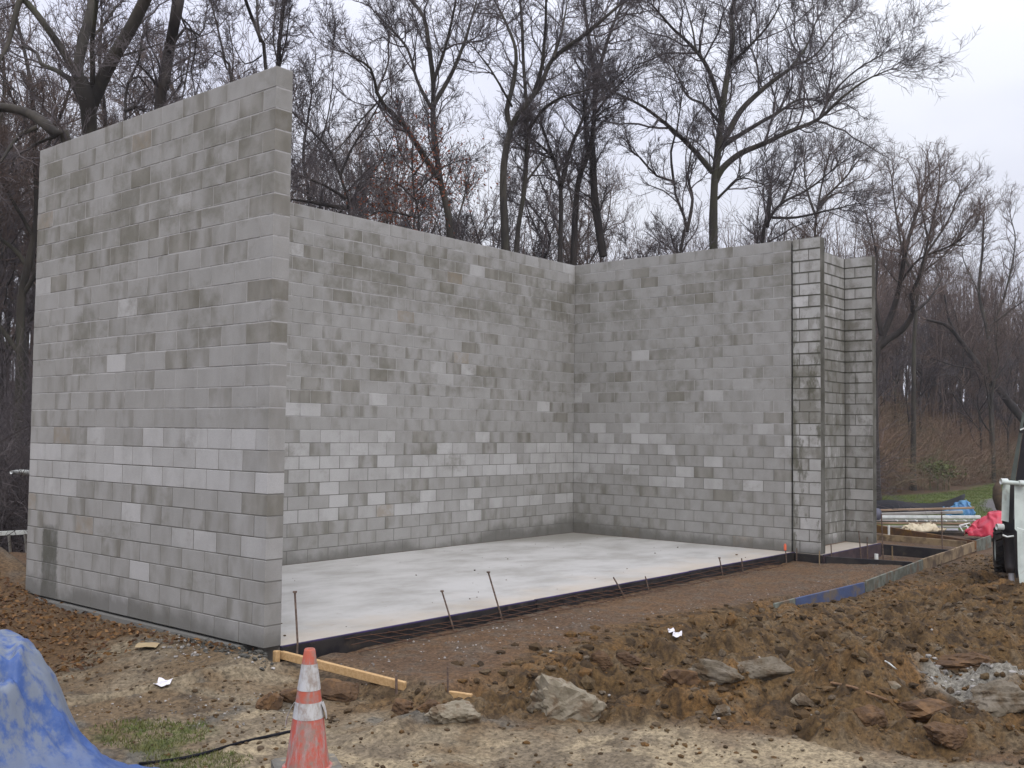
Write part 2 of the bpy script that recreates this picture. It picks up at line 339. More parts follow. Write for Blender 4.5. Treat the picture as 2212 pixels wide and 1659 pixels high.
def ground_z(X, Y, mk=None):
    X = np.asarray(X, float); Y = np.asarray(Y, float)
    mk = mk or ground_masks(X, Y)
    d = (X-CX)*FW[0] + (Y-CY)*FW[1]; s = (X-CX)*RT[0] + (Y-CY)*RT[1]
    z = np.full(X.shape, -.25) + fbm(X*.5, Y*.5, 3, 3)*.05 + fbm(X*3, Y*3, 4, 8)*.018
    lump = np.abs(fbm(X*1.7, Y*1.7, 3, 21))
    lump2 = fbm(X*5.5, Y*5.5, 4, 25, .6)
    ridge = np.exp(-((Y+2.75)/.75)**2)*smooth(1.4, 2.8, X)*(1-smooth(5.2, 7.0, X)) + .6*np.exp(-((Y+4.3)/.55)**2)*smooth(1.8, 3.2, X)*(1-smooth(6, 9, X))
    near = 1-smooth(14, 26, d)
    free = 1-smooth(5.6, 6.6, X)*smooth(-3.1, -2.4, Y)*.75
    z += mk['mud']*(.2*ridge + free*(.26*(lump-.2) + .12*lump2) + .045*fbm(X*13, Y*13, 4, 29, .6) + .12*smooth(4, 8, X)*smooth(-3.0, -4.2, Y))*near
    z += .12*np.exp(-((X-6.7)/.8)**2-((Y+2.4)/.25)**2)*(Y < -2.05)
    pit = np.exp(-(((X-3.9)/.75)**2 + ((Y+2.45)/.22)**2)); z -= .16*pit
    for px_, py_, a_, rx, ry in ((-.25, -2.15, .10, .5, .18), (.35, -2.5, .09, .6, .2), (1.4, -2.25, .14, .6, .3), (2.3, -3.6, .12, .7, .25), (3.1, -4.45, .2, .9, .28), (4.4, -5.3, .16, .8, .3), (2.2, -4.75, .1, .5, .16)):
        z += a_*np.exp(-((X-px_)/rx)**2 - ((Y-py_)/ry)**2)*(1+.5*lump2)
    z += mk['sand']*(fbm(X*2.2+Y, Y*2.2-X, 3, 60)*.035 + fbm(X*16, Y*16, 3, 63)*.02)
    ra, rb = atz(120, 1535, -.25)[:2], atz(500, 1488, -.25)[:2]; re_ = rb-ra; rl = np.linalg.norm(re_); tt_ = ((X-ra[0])*re_[0]+(Y-ra[1])*re_[1])/rl; dd_ = ((X-ra[0])*-re_[1]+(Y-ra[1])*re_[0])/rl + .12*fbm(X*2, Y*2, 3, 77)
    z += (-.055*np.exp(-(dd_/.07)**2) + .035*np.exp(-((np.abs(dd_)-.14)/.06)**2))*smooth(-.4, .2, tt_)*smooth(rl+.3, rl-.4, tt_)
    left = (1-smooth(-.2, .25, X))*(1-mk['sand'])
    z += left*(fbm(X*9, Y*9, 3, 66)*.022)
    # soil banked against the left wall, leaf mound beyond its far corner
    z += .2*smooth(1.5, .05, -X)*smooth(-.5, .1, Y)*(X < .35)
    mo = at(0, 1180, 14.2); z += .5*np.exp(-(((X-mo[0])/1.9)**2 + ((Y-mo[1])/1.6)**2))
    z += mk['leaf']*fbm(X*12, Y*12, 3, 70)*.03
    # wooded bank beyond the lawn and the rise on the far left
    z += smooth(42, 76, d-16*np.clip((s/np.maximum(d, 1)-.354)/.13, 0, 1.3))*5.2*smooth(2, 14, s) + smooth(17, 50, d)*4.5*(1-smooth(-9, -2, s))
    z -= .12*smooth(14, 30, d)*smooth(0, 5, s)
    ins = (X > .02) & (X < 11.1) & (Y > -.12) & (Y < 4.75); z = np.where(ins, -.42, z)
    ins2 = (X > 11.0) & (X < 13.6) & (Y > -.64) & (Y < .1); z = np.where(ins2, -.42, z)
    apron = smooth(.2, .6, X)*(1-smooth(11.6, 13.5, X))*smooth(-1.9, -1.75, Y)*(1-smooth(-.04, .02, Y))
    z = np.where(~ins & ~ins2, z*(1-apron) + (-.140+.025*lump2+.02*fbm(X*.9, Y*.9, 3, 140))*apron, z)
    return z
def axis_pts(segs):
    out = [segs[0][0]]
    for a, b, h0, h1 in segs:
        x = a
        while x < b-1e-6:
            h = h0 + (h1-h0)*(x-a)/(b-a); x = min(b, x+h); out.append(x)
    return np.array(out)
gx = axis_pts([(-45, -5, 4, .12), (-5, -3.2, .12, .035), (-3.2, 8, .032, .036), (8, 16, .04, .11), (16, 40, .12, .9), (40, 300, 1, 14)])
gy = axis_pts([(-60, -9, 6, .2), (-9, -6.4, .2, .04), (-6.4, .3, .032, .032), (.3, 8, .05, .14), (8, 40, .15, 1.2), (40, 300, 1.3, 14)])
GX, GY = np.meshgrid(gx, gy); MK = ground_masks(GX, GY); GZ = ground_z(GX, GY, MK)
def lerp(a, b, f): return a*(1-f[..., None]) + np.array(b)*f[..., None]
n1 = fbm(GX*1.1, GY*1.1, 5, 80, .6)*.5+.5; n2 = fbm(GX*6, GY*6, 4, 90, .65)*.5+.5
D_ = (GX-CX)*FW[0] + (GY-CY)*FW[1]
col = np.broadcast_to(np.array([.108, .068, .040]), GX.shape+(3,)).copy()                 # brown apron soil
col = lerp(col, (.128, .077, .04), smooth(.48, .68, n1)*.75); col = lerp(col, (.105, .088, .068), smooth(.55, .35, n2)*.5)
leftm = (1-smooth(.1, .7, GX+.25*(n1-.5)))*(GY > -9)
col = lerp(col, (.145, .105, .062), leftm); col = lerp(col, (.19, .155, .105), leftm*smooth(.52, .72, n1)); col = lerp(col, (.08, .062, .042), leftm*smooth(.54, .7, n2)*.85); n3 = fbm(GX*2.2+3*GY, GX*.8-GY*.5, 4, 150, .6)*.5+.5; col = lerp(col, (.225, .19, .13), leftm*smooth(.54, .66, n3)*.7); col = lerp(col, (.10, .105, .098), leftm*smooth(.6, .72, fbm(GX*3.1, GY*3.1, 4, 155)*.5+.5)*.6)
wood = smooth(22, 30, D_)*(1-MK['lawn'])
col = lerp(col, (.062, .040, .024), wood); col = lerp(col, (.10, .055, .028), wood*smooth(.5, .7, n2))
sandm = MK['sand']; trk = smooth(.40, .56, fbm(GX*1.5-GY*.9, GX*.7+GY*2.6, 4, 120, .6)*.5+.5)
col = lerp(col, (.30, .248, .162), sandm); col = lerp(col, (.15, .122, .085), sandm*trk*.9); col = lerp(col, (.10, .078, .05), sandm*smooth(.62, .76, n2)*.7)
mudm = MK['mud']*(1-.0*sandm)
col = lerp(col, (.100, .062, .025), mudm); col = lerp(col, (.145, .080, .028), mudm*smooth(.45, .66, n1)*.8); col = lerp(col, (.125, .10, .066), mudm*smooth(.58, .72, n2)*.6); col = lerp(col, (.038, .025, .013), mudm*smooth(.5, .34, n2)*.85)
col = lerp(col, (.21, .20, .17), MK['clay'])
col = lerp(col, (.10, .056, .023), MK['leaf']*.8)
col = lerp(col, (.085, .105, .03), np.clip(MK['g1']+MK['g2'], 0, 1)*smooth(.35, .6, n2)*.8)
col = lerp(col, (.08, .11, .026), MK['lawn']); col = lerp(col, (.10, .098, .035), MK['lawn']*smooth(.5, .72, n2)*.6)
col = lerp(col, (.11, .108, .108), MK['path'])
ny, nx = GX.shape; idx = np.arange(nx*ny).reshape(ny, nx)
Q = np.stack([idx[:-1, :-1], idx[:-1, 1:], idx[1:, 1:], idx[1:, :-1]], -1).reshape(-1, 4)
C4 = np.concatenate([col, np.ones(col.shape[:2]+(1,))], -1)
gm, nt, b = new_mat('soil', .8); b.inputs['Specular IOR Level'].default_value = .2
vc = N(nt, 'ShaderNodeAttribute', attribute_name='soil_colour').outputs['Color']; P = pos(nt)
f1 = noise(nt, P, 26, 6, .72); f2 = noise(nt, P, 120, 3, .7); f3 = noise(nt, P, 4.5, 5, .65)
c = mixc(nt, step_(nt, f1, .3, .7), mixc(nt, 1., vc, (.45, .43, .40), 'MULTIPLY'), mixc(nt, 1., vc, (1.5, 1.46, 1.4), 'MULTIPLY'))  # wide contrast: earth tones plus the self-shadow of clods put into the colour
c = mixc(nt, step_(nt, f3, .52, .75, 0, .4), c, mixc(nt, 1., vc, (.55, .52, .48), 'MULTIPLY'))
c = mixc(nt, step_(nt, f2, .68, .8, 0, .4), c, (.25, .225, .19))
nt.links.new(c, b.inputs['Base Color'])
hgt = math_(nt, 'ADD', f1, math_(nt, 'MULTIPLY', f2, .35)); bump(nt, b, hgt, .7, .03)
put('ground', fast_mesh('ground', np.stack([GX, GY, GZ], -1).reshape(-1, 3), Q, True, {'soil_colour': ('FLOAT_COLOR', C4.reshape(-1, 4))}), gm, kind='structure')
def gz1(x, y): return float(ground_z(np.array([x]), np.array([y]))[0])

def surf(u, v, lift=0.):
    """first point of the soil that a line of sight meets"""
    ds = np.linspace(5.5, 24, 900); L = CAM + ray(u, v)[None]*ds[:, None]; under = np.nonzero(L[:, 2] < ground_z(L[:, 0], L[:, 1])+lift)[0]
    return L[under[0]] if len(under) else L[-1]
# concrete slab inside the shell (two rectangles of one pour, meeting edge to edge)
slab_m, nt, b = new_mat('slab_concrete', .8)
P = pos(nt); sp = N(nt, 'ShaderNodeSeparateXYZ', {0: P})
c = mixc(nt, step_(nt, noise(nt, N(nt, 'ShaderNodeMapping', {'Vector': P, 'Scale': (.8, 1.25, 1), 'Rotation': (0, 0, .5)}).outputs[0], 1.1, 7, .62), .36, .7), (.425, .415, .39), (.30, .29, .262))
edge = math_(nt, 'ADD', sp.outputs[1], math_(nt, 'MULTIPLY', noise(nt, P, 1.3, 5, .65), 2.6))
c = mixc(nt, step_(nt, edge, 1.0, 2.2, .6, 0), c, (.42, .35, .265))
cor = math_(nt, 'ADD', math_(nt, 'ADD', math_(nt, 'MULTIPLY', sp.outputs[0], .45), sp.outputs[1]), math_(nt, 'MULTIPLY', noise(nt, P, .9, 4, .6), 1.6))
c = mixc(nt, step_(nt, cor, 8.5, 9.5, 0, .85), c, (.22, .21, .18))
c = mixc(nt, step_(nt, noise(nt, P, 7, 5, .75), .58, .72, 0, .5), c, (.27, .235, .185))
nt.links.new(c, b.inputs['Base Color']); bump(nt, b, noise(nt, P, 40, 4, .6), .15, .003)
mb = MB()
mb.hexa([(.2, -.012, -.3), (11.0, -.15, -.3), (11.0, 4.6, -.3), (.2, 4.6, -.3), (.2, -.012, 0), (11.0, -.15, 0), (11.0, 4.6, 0), (.2, 4.6, 0)])
mb.hexa([(11.0, -.685, -.3), (13.62, -.685, -.3), (13.62, -.15, -.3), (11.0, -.15, -.3), (11.0, -.685, -.002), (13.62, -.685, -.002), (13.62, -.15, -.002), (11.0, -.15, -.002)])
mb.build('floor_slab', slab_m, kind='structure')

# ------------------------------------------------------------------ block walls
BH, MJ = .2032, .009
_blk = {}
def block_mesh(L, T, mj=MJ, ch=.0035):
    k = (round(L, 3), round(T, 3), mj)
    if k not in _blk:
        m = MB(); m.bar((-(L-mj)/2, 0, 0), ((L-mj)/2, 0, 0), T, BH-mj, ch=ch)
        me = bpy.data.meshes.new('block'); me.from_pydata(m.V, [], m.F); me.update()
        a = me.attributes.new('bl', 'FLOAT_VECTOR', 'POINT'); a.data.foreach_set('vector', np.array(m.V, np.float32).ravel())
        _blk[k] = (me, np.array(m.V), m.F)
    return _blk[k]
def tones(p_light, p_dark, base=.5):
    r = random.random()
    if r < p_light: return random.uniform(.72, 1.0), random.uniform(0, .25)
    if r < p_light+p_dark: return random.uniform(.1, .38), random.uniform(.7, 1)
    return base+random.uniform(-.07, .07), random.choice((.1, .35, .65, .9))*random.uniform(.5, 1)
def lay(L, row, cuts=None, first=.4):
    """block lengths of one course"""
    out, x = [], 0.
    n0 = first if row % 2 == 0 else .2
    out.append((0., min(n0, L))); x = n0
    while x < L-.03:
        w = min(.4, L-x)
        if w < .06 and out: out[-1] = (out[-1][0], out[-1][1]+w)
        else: out.append((x, w))
        x += w
    return out
def block_wall(root, segs, mat, mortar_mat, recess=.004, limit=300, jit=.0012, mj=MJ):
    """segs: (origin, direction, thickness, length, rows, course_fn, tone_fn); origin on the wall's centre line at its base"""
    items = []
    for (o, dr, T, L, rows, cf, tf) in segs:
        o = np.array(o, float); dr = np.array([dr[0], dr[1], 0.]); rz = math.atan2(dr[1], dr[0])
        for r in range(rows):
            for (x, w) in cf(L, r):
                c = o + dr*(x+w/2) + np.array([0, 0, (r+.5)*BH])
                u, v, d = project(c)
                vis = 1 if -60 < u < 2270 and d > 0 else 0
                items.append((c, w, T, rz, tf(r, x, w, rows), vis*w/d*(0 if (u < 622 and c[1] > 4.5) else 1)))
    order = sorted(range(len(items)), key=lambda i: -items[i][5]); keep = set(i for i in order[:limit] if items[i][5] > 0)
    base = np.array(root.location); rest = MB(); bl = []; tn = []
    for i, (c, w, T, rz, (tone, dirt), _) in enumerate(items):
        me, V, F = block_mesh(w, T, mj); n = np.array([-math.sin(rz), math.cos(rz), 0]); sd = random.random()
        c = c + n*random.gauss(0, jit) + np.array([0, 0, random.gauss(0, jit*.4)])
        if i in keep:
            ob = bpy.data.objects.new('block', me); COL.objects.link(ob)
            if not me.materials: me.materials.append(mat)
            if me.materials[0] != mat: ob.material_slots[0].link = 'OBJECT'; ob.material_slots[0].material = mat
            ob.parent = root; ob.location = c-base; ob.rotation_euler[2] = rz; ob['block_tone'] = (tone, dirt, sd)
        else:
            R = np.array([[math.cos(rz), -math.sin(rz), 0], [math.sin(rz), math.cos(rz), 0], [0, 0, 1]])
            rest.add(V@R.T + c, F); bl.append(V); tn.append(np.tile((tone, dirt, sd), (len(V), 1)))
    if bl:
        ob = rest.build('blockwork', mat, root, kind='stuff'); me = ob.data
        a = me.attributes.new('bl', 'FLOAT_VECTOR', 'POINT'); a.data.foreach_set('vector', np.concatenate(bl).astype(np.float32).ravel())
        a = me.attributes.new('tone', 'FLOAT_VECTOR', 'POINT'); a.data.foreach_set('vector', np.concatenate(tn).astype(np.float32).ravel())
    mo = MB()
    for (o, dr, T, L, rows, cf, tf) in segs:
        o = np.array(o, float); dr = np.array([dr[0], dr[1], 0.])
        mo.bar(o+dr*.006+UP*rows*BH/2, o+dr*(L-.006)+UP*rows*BH/2, T-2*recess, rows*BH-.012)
    mo.build('mortar', mortar_mat, root)

def tone_left(r, x, w, rows):
    y = x
    if r in (7, 8): return tones(.85, .02, .55)
    if r == 9: return tones(.75 if y < 2.4 else .2, .02)
    if r == 6: return tones(.75 if y > 3.3 else .12, .03)
    if r < 6: return tones(.07, .02, .5)
    if r < 18: return tones(.012, .05, .46)
    if r == 26: return tones(.05, .0, .56)
    return tones(.01, .28, .48)
def tone_back(r, x, w, rows):
    if r in (6, 7): return tones(.88, .0, .55)
    if r == 8: return tones(.6, .03, .52)
    if r == 9: return tones(.5, .05, .5)
    if r == 3: return tones(.85, .0, .55)
    if r == 4: return tones(.25, .0, .5)
    if r < 12: return tones(.03, .05, .5)
    if r < 16: return tones(.06, .22, .5)
    if r < 21: return tones(.015, .06, .52)
    if r == 26: return tones(.05, .02, .58)
    return tones(.02, .3, .5)
def tone_right(r, x, w, rows):
    y = 4.6-x
    if r in (5, 6, 7, 8, 9, 10): return tones((.75, .55, .5, .6, .7, .45)[r-5] * (1. if x < 2.2 else .6), .04, .5)
    if r < 5: return tones(.012, .04, .49)
    if r < 13: return tones(.035, .06, .5)
    if r < 15: return tones(.05, .25, .48)
    if r < 22: return tones(.015, .06, .5)
    if r == 26: return tones(.1, .08, .56)
    return tones(.015, .27, .48)
def tone_pier(r, x, w, rows): return tones(.15 if r > 14 else .08, .06 if r > 16 else .2, .58 if r > 16 else .48)

wl = thing('block_wall', (.1, 0, 0), 'tall grey block wall at the left, seen from its outer side with a long damp streak near its far end', 'wall')
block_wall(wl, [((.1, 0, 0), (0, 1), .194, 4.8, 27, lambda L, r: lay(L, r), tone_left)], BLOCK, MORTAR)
mb = MB(); mb.hexa([(-.07, .35, -.5), (.19, .35, -.5), (.19, 4.85, -.5), (-.07, 4.85, -.5), (-.055, .35, -.02), (.19, .35, -.02), (.19, 4.85, -.02), (-.055, 4.85, -.02)]); mb.build('footing', MORTAR, wl)
wb = thing('block_wall', (.2, 4.7, 0), 'grey block back wall behind the white floor slab, with pale courses low down', 'wall')
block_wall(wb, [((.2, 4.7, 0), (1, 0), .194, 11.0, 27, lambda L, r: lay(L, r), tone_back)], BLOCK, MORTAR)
wr = thing('block_wall', (11.1, 4.6, 0), 'grey block side wall running forward from the inner corner to the dark joint', 'wall')
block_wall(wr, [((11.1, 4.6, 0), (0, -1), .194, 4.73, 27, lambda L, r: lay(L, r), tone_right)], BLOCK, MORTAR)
wp = thing('block_wall', (11.1, -.15, 0), 'stained block pier with a narrow recess and deep dark mortar joints, right of the dark joint', 'wall')
def c_p1(L, r): return [(0, .13), (.13, L-.13)] if r % 2 == 0 else [(0, .3), (.3, L-.3)]
def c_p2(L, r): return [(0, .205), (.205, L-.205)] if r % 2 else [(0, L)]
block_wall(wp, [((11.1, -.155, 0), (0, -1), .194, .515, 27, c_p1, tone_pier),
                ((11.204, -.03, 0), (1, 0), .194, 2.2, 27, lambda L, r: lay(L, r), tone_pier),
                ((13.506, .07, 0), (0, -1), .194, .2, 27, lambda L, r: [(0, L)], tone_pier),
                ((13.506, -.13, 0), (0, -1), .194, .54, 27, c_p2, tone_pier)], BLOCK_ST, MORTAR_DK, recess=.008, mj=.013)
# ------------------------------------------------------------------ form boards
def board(name, a, b, w, h, mat, label, ztop=True, group='form boards around the slab and apron', top_mat=None, cat='board', tilt=0, taper=None):
    a, b = np.array(a, float), np.array(b, float); dz = np.array([0, 0, h/2])
    root = thing(name, (a+b)/2-dz*2, label, cat, group)
    MB().bar(a-dz, b-dz, w, h, ch=.004).build('plank', mat, root)
    if top_mat: MB().bar(a+UP*.004, b+UP*.004, w*.9, .008).build('top_fringe', top_mat, root)
    return root
fy = lambda x: -.04-.0128*x
for (x0, x1, lb) in ((.16, 3.9, 'black form board along the slab edge at the end nearest the traffic cone'), (3.905, 7.5, 'black form board along the middle of the slab edge'), (7.505, 11.0, 'black form board along the slab edge ending at the stained pier')):
    board('form_board', (x0, fy(x0), .0), (x1, fy(x1), -.004), .04, .26, BLACKB, lb, top_mat=FRINGE_TOP)
board('form_board', (10.975, -.21, -.006), (10.975, -.70, -.006), .035, .24, BLACKB, 'short black form board under the foot of the stained pier')
board('form_board', (10.99, -.712, -.008), (13.66, -.712, -.008), .035, .24, simple('purple_brown_board', (.075, .05, .05), (.045, .032, .035), 6, .75), 'brown form board along the slab edge in front of the pier recess', top_mat=FRINGE_TOP)
board('form_board', (11.0, -.75, -.02), (11.88, -1.9, -.09), .04, .2, BLACKB, 'black cross board running from the pier corner to the front line of boards')
board('form_board', (13.68, -.69, -.02), (14.3, -1.76, -.09), .04, .2, BLACKB, 'black cross board behind the first one, right of the pier')
board('form_board', (18.0, 1.0, -.03), (16.2, -1.72, -.07), .05, .17, BROWNB, 'orange brown muddy form plank in front of the stacked pipes')
board('form_board', (15.84, .21, -.04), (16.0, -1.6, -.07), .05, .13, TANB, 'grey tan form plank below the orange brown one')
board('form_board', (.16, -.02, -.03), (.40, -1.46, -.13), .042, .075, PINE, 'clean pine form board lying behind the traffic cone')
board('form_board', (.52, -1.63, -.175), (.66, -2.0, -.19), .04, .06, PINE, 'short buried end of pine board beside the lone rebar stake')
board('form_board', (6.35, -2.03, -.11), (6.86, -2.07, -.10), .035, .16, GREYB, 'small grey board end rising out of the mud left of the blue board')
board('form_board', (6.87, -2.075, -.1), (8.87, -2.22, -.085), .035, .19, BLUEB, 'blue painted form board half buried in mud')
board('form_board', (8.9, -2.23, -.07), (12.3, -1.93, -.085), .035, .24, GREYB, 'grey green plywood form board right of the blue board')
board('form_board', (12.33, -1.92, -.08), (14.6, -1.79, -.09), .035, .2, TANB, 'tan form board right of the grey green board, nearer half')
board('form_board', (14.62, -1.785, -.085), (16.3, -1.68, -.085), .035, .2, TANB, 'tan form board farther along, before the grey end board')
board('form_board', (16.33, -1.68, -.07), (17.6, -1.63, -.06), .035, .26, GREYB, 'muddy grey board at the far end of the front line beside the tyre')

# stakes
def stake(base, top, r, mat, label, head=True, tip=None, name='steel_stake', group='stakes holding the form boards', bend=0):
    base, top = np.array(base, float), np.array(top, float); root = thing(name, base, label, 'stake', group)
    mid = (base+top)/2 + RT*bend
    MB().tube([base-UP*.12, base, mid, top], r, 6).build('shaft', mat, root)
    if head: MB().tube([top-UP*.002, top+UP*.014], r*2.0, 8).build('head', mat, root)
    if tip: MB().tube([top-UP*.10, top-UP*.02, top+UP*.012], [r*2.1, r*2.4, r*1.2], 8).build('painted_tip', tip, root)
    return root
ORANGE_TIP = simple('orange_marker_paint', (.75, .16, .08), (.6, .12, .06), 20, .6)
def stk(u0, v0, u1, v1, y0, r, mat, label, **k):
    # base on the soil just outside the boards at the given Y, top at the same distance
    d = ray(u0, v0); b0 = CAM + d*((y0-CAM[1])/d[1]); dep = (b0-CAM)@AF
    t0 = at(u1, v1, dep*.999); b0 = np.array([b0[0], b0[1], gz1(b0[0], b0[1])])
    return stake(b0, t0, r, mat, label, **k)
stk(641, 1415, 637, 1280, -.10, .010, STEEL, 'tall bent steel stake beside the near end of the left wall', bend=.02)
stk(980, 1362, 955, 1278, -.14, .010, STEEL, 'leaning steel stake left of the tallest leaning one, at the middle of the slab edge')
stk(1085, 1345, 1055, 1237, -.15, .011, STEEL, 'tallest leaning steel stake at the middle of the slab edge')
stk(1348, 1285, 1325, 1247, -.18, .011, STEEL, 'short stake leaning hard left over the black form board', head=False)
stk(1402, 1275, 1394, 1245, -.19, .010, STEEL, 'short stake just right of the hard leaning one', head=False)
stk(1562, 1240, 1554, 1206, -.21, .010, STEEL, 'stake with a bent nail head far along the slab edge')
stk(1605, 1230, 1602, 1206, -.22, .010, STEEL, 'plain stake right of the one with a bent nail head', head=False)
stk(1699, 1205, 1696, 1176, -.25, .010, STEEL, 'stake with an orange painted tip before the right wall', tip=ORANGE_TIP, head=False)
stk(1721, 1207, 1721, 1184, -.28, .010, STEEL, 'stake right of the orange tipped one, at the dark wall joint', head=False)
stk(1770, 1212, 1770, 1190, -.80, .010, TANB, 'pale wooden peg at the pier corner', name='wooden_peg', head=False)
stk(1797, 1195, 1795, 1174, -.76, .010, STEEL, 'dark short stake at the left end of the pier slab edge', head=False)
stk(1860, 1192, 1855, 1147, -.77, .010, STEEL, 'tallest thin stake in front of the pier recess', head=False)
stk(1874, 1190, 1873, 1160, -.77, .010, STEEL, 'dark stake right of the tallest thin one at the pier', head=False)
stk(1908, 1228, 1904, 1110, -1.0, .012, STEEL, 'long rusty rod standing right of the pier', head=False)
stk(1928, 1225, 1927, 1180, -1.05, .014, TANB, 'weathered wooden peg right of the long rusty rod', name='wooden_peg', head=False)
stk(2036, 1205, 2034, 1105, -1.2, .013, STEEL, 'rod standing before the cream coloured sack', head=False)
stk(1955, 1168, 1953, 1140, .2, .012, STEEL, 'short rod before the orange brown plank, left of a twin', head=False)
stk(1966, 1168, 1964, 1142, .2, .012, STEEL, 'short rod before the orange brown plank, right of a twin', head=False)
stk(968, 1496, 967, 1441, -1.95, .009, STEEL, 'lone dark rebar standing in the foreground mud', head=False)
stk(857, 1476, 856, 1458, -1.42, .012, STEEL, 'small dark nail stake at the near end of the pine board', head=False)
MB_ = MB(); p0 = np.array([.15, -.05, -.26]); r0 = thing('wooden_peg', p0, 'stubby wooden peg against the left end of the pine board', 'stake', 'stakes holding the form boards')
MB().bar((.10, -.06, -.3), (.10, -.06, -.02), .05, .05, up=(0, 1, 0), ch=.004).build('shaft', PINE, r0)
p = atz(1893, 1215, -.2); r0 = thing('white_pipe_stub', p, 'white plastic pipe stub beside the black cross board', 'pipe')
MB().tube([p-UP*.1, p+UP*.15], .035, 12).build('pipe', WHITEP, r0)
p = at(1920, 1135, 23.2); r0 = thing('white_pipe_stub', p, 'small white marker peg above the orange brown plank', 'marker')
MB().tube([p-UP*.25, p+UP*.0], .025, 10).build('pipe', WHITEP, r0)

# welded reinforcement lattice lying against the black form boards
rm = thing('rebar_lattice', (3, -.2, -.2), 'rusty wire lattice lying against the black form boards', 'rebar')
def latt(x, k): # k 0..1 from low outer bar to high inner bar
    return np.array([x, fy(x)-.24+.20*k, -.118+.07*k+.015*math.sin(x*1.7)*k])
for k in (0., .55, 1.):
    MB().tube([latt(x, k)+np.array([0, 0, .006*math.sin(5*x+k*3)]) for x in np.linspace(.9, 10.2, 50)], .0048, 5).build('long_bar', RUST, rm)
x = 1.0
while x < 10:
    MB().tube([latt(x, 1.08), latt(x+.36, -.12)], .0042, 4).build('cross_bar', RUST, rm); x += .24 if x < 6 else .4

# ------------------------------------------------------------------ bare trees
def nrm(v): return v/(np.linalg.norm(v, axis=-1, keepdims=True)+1e-9)
def grow(o, d, L, r0, K, wig, up, g, tip=.35):
    """N wandering branches: origins o, directions d, lengths L, base radii r0"""
    n = len(o); P = np.zeros((n, K+1, 3)); P[:, 0] = o; d = nrm(d)
    for k in range(K):
        P[:, k+1] = P[:, k] + d*(L/K)[:, None]
        d = nrm(d + g.normal(0, wig, (n, 3)) + np.array([0, 0, up]))
    R = r0[:, None]*np.linspace(1, tip, K+1)[None]
    return P, R
def spawn(P, R, cnt, t0, g, ang=(.5, 1.1), up=.2):
    """cnt children on every parent: origin, direction, parent radius, position along parent"""
    n, K, _ = P.shape; t = g.uniform(t0, 1.0, (n, cnt)); f = t*(K-1); i = np.minimum(f.astype(int), K-2); w = (f-i)[..., None]
    ii = np.arange(n)[:, None]; o = P[ii, i]*(1-w) + P[ii, i+1]*w; T = nrm(P[ii, i+1]-P[ii, i])
    rp = R[ii, i]*(1-w[..., 0]) + R[ii, i+1]*w[..., 0]
    a = g.uniform(*ang, (n, cnt))[..., None]; q = g.normal(0, 1, (n, cnt, 3)); q = nrm(q - (q*T).sum(-1, keepdims=True)*T)
    d = nrm(np.cos(a)*T + np.sin(a)*q + np.array([0, 0, up]))
    return o.reshape(-1, 3), d.reshape(-1, 3), rp.ravel(), t.ravel()
def spline(pts, step=.25):
    P = np.array(pts, float)
    if len(P) < 3: P = np.array([P[0], (P[0]+P[-1])/2, P[-1]])
    E = np.concatenate([[2*P[0]-P[1]], P, [2*P[-1]-P[-2]]]); out = []
    for i in range(1, len(E)-2):
        n = max(2, int(np.linalg.norm(E[i+1]-E[i])/step))
        for t in np.linspace(0, 1, n, endpoint=False):
            a, b, c, d = E[i-1], E[i], E[i+1], E[i+2]
            out.append(.5*((2*b)+(-a+c)*t+(2*a-5*b+4*c-d)*t*t+(-a+3*b-3*c+d)*t**3))
    out.append(P[-1]); return np.array(out)
def crown_geo(limbs, g, L2=1.8, dens=2.6, n3=8, n4=6, t0=.3, up=.12, rt=.0045, wig=.2, tipfan=5, l3=.5, l4=.45):
    """side branches, branchlets and twigs on the given limbs [(P, R)]"""
    geo = []; O, D, Rp, T_ = [], [], [], []
    for P, R in limbs:
        ln = np.linalg.norm(np.diff(P, axis=0), axis=1).sum(); c = max(2, int(ln*dens))
        tt = t0 if R[0] > .05 else .1
        o, d, rp, t = spawn(P[None], R[None], c, tt, g, (.45, 1.15), .15); O.append(o); D.append(d); Rp.append(rp); T_.append(t)
        td = nrm(P[-1]-P[-3]); k = tipfan
        O.append(np.repeat(P[-1:], k, 0)); D.append(nrm(td+g.normal(0, .3, (k, 3)))); Rp.append(np.full(k, R[-1])); T_.append(np.full(k, .7))
    o, d, rp, t = map(np.concatenate, (O, D, Rp, T_))
    L = L2*g.uniform(.45, 1.1, len(o))*(1.15-.45*t); r = np.minimum(rp*.62, .008+.0105*L)
    P2, R2 = grow(o, d, L, r, 8, wig, up*.6, g); geo.append(tubes(P2, R2, 4))
    o, d, rp, t = spawn(P2, R2, n3, .12, g, (.4, 1.0), .1); L = np.repeat(L, n3)*l3*g.uniform(.4, 1.2, len(o))*(1.1-.5*t); r = np.minimum(rp*.7, .0035+.006*L)
    P3, R3 = grow(o, d, L, np.maximum(r, rt), 5, wig*1.1, up*.5, g, .5); geo.append(tubes(P3, R3, 3))
    if n4:
        o, d, rp, t = spawn(P3, R3, n4, .15, g, (.4, 1.0), .08); L = np.repeat(L, n4)*l4*g.uniform(.5, 1.3, len(o)); r = np.full(len(o), rt)
        P4, R4 = grow(o, d, np.maximum(L, .1), r, 3, wig*1.2, up*.4, g, .55); geo.append(tubes(P4, R4, 3))
    return cat_geo(geo)
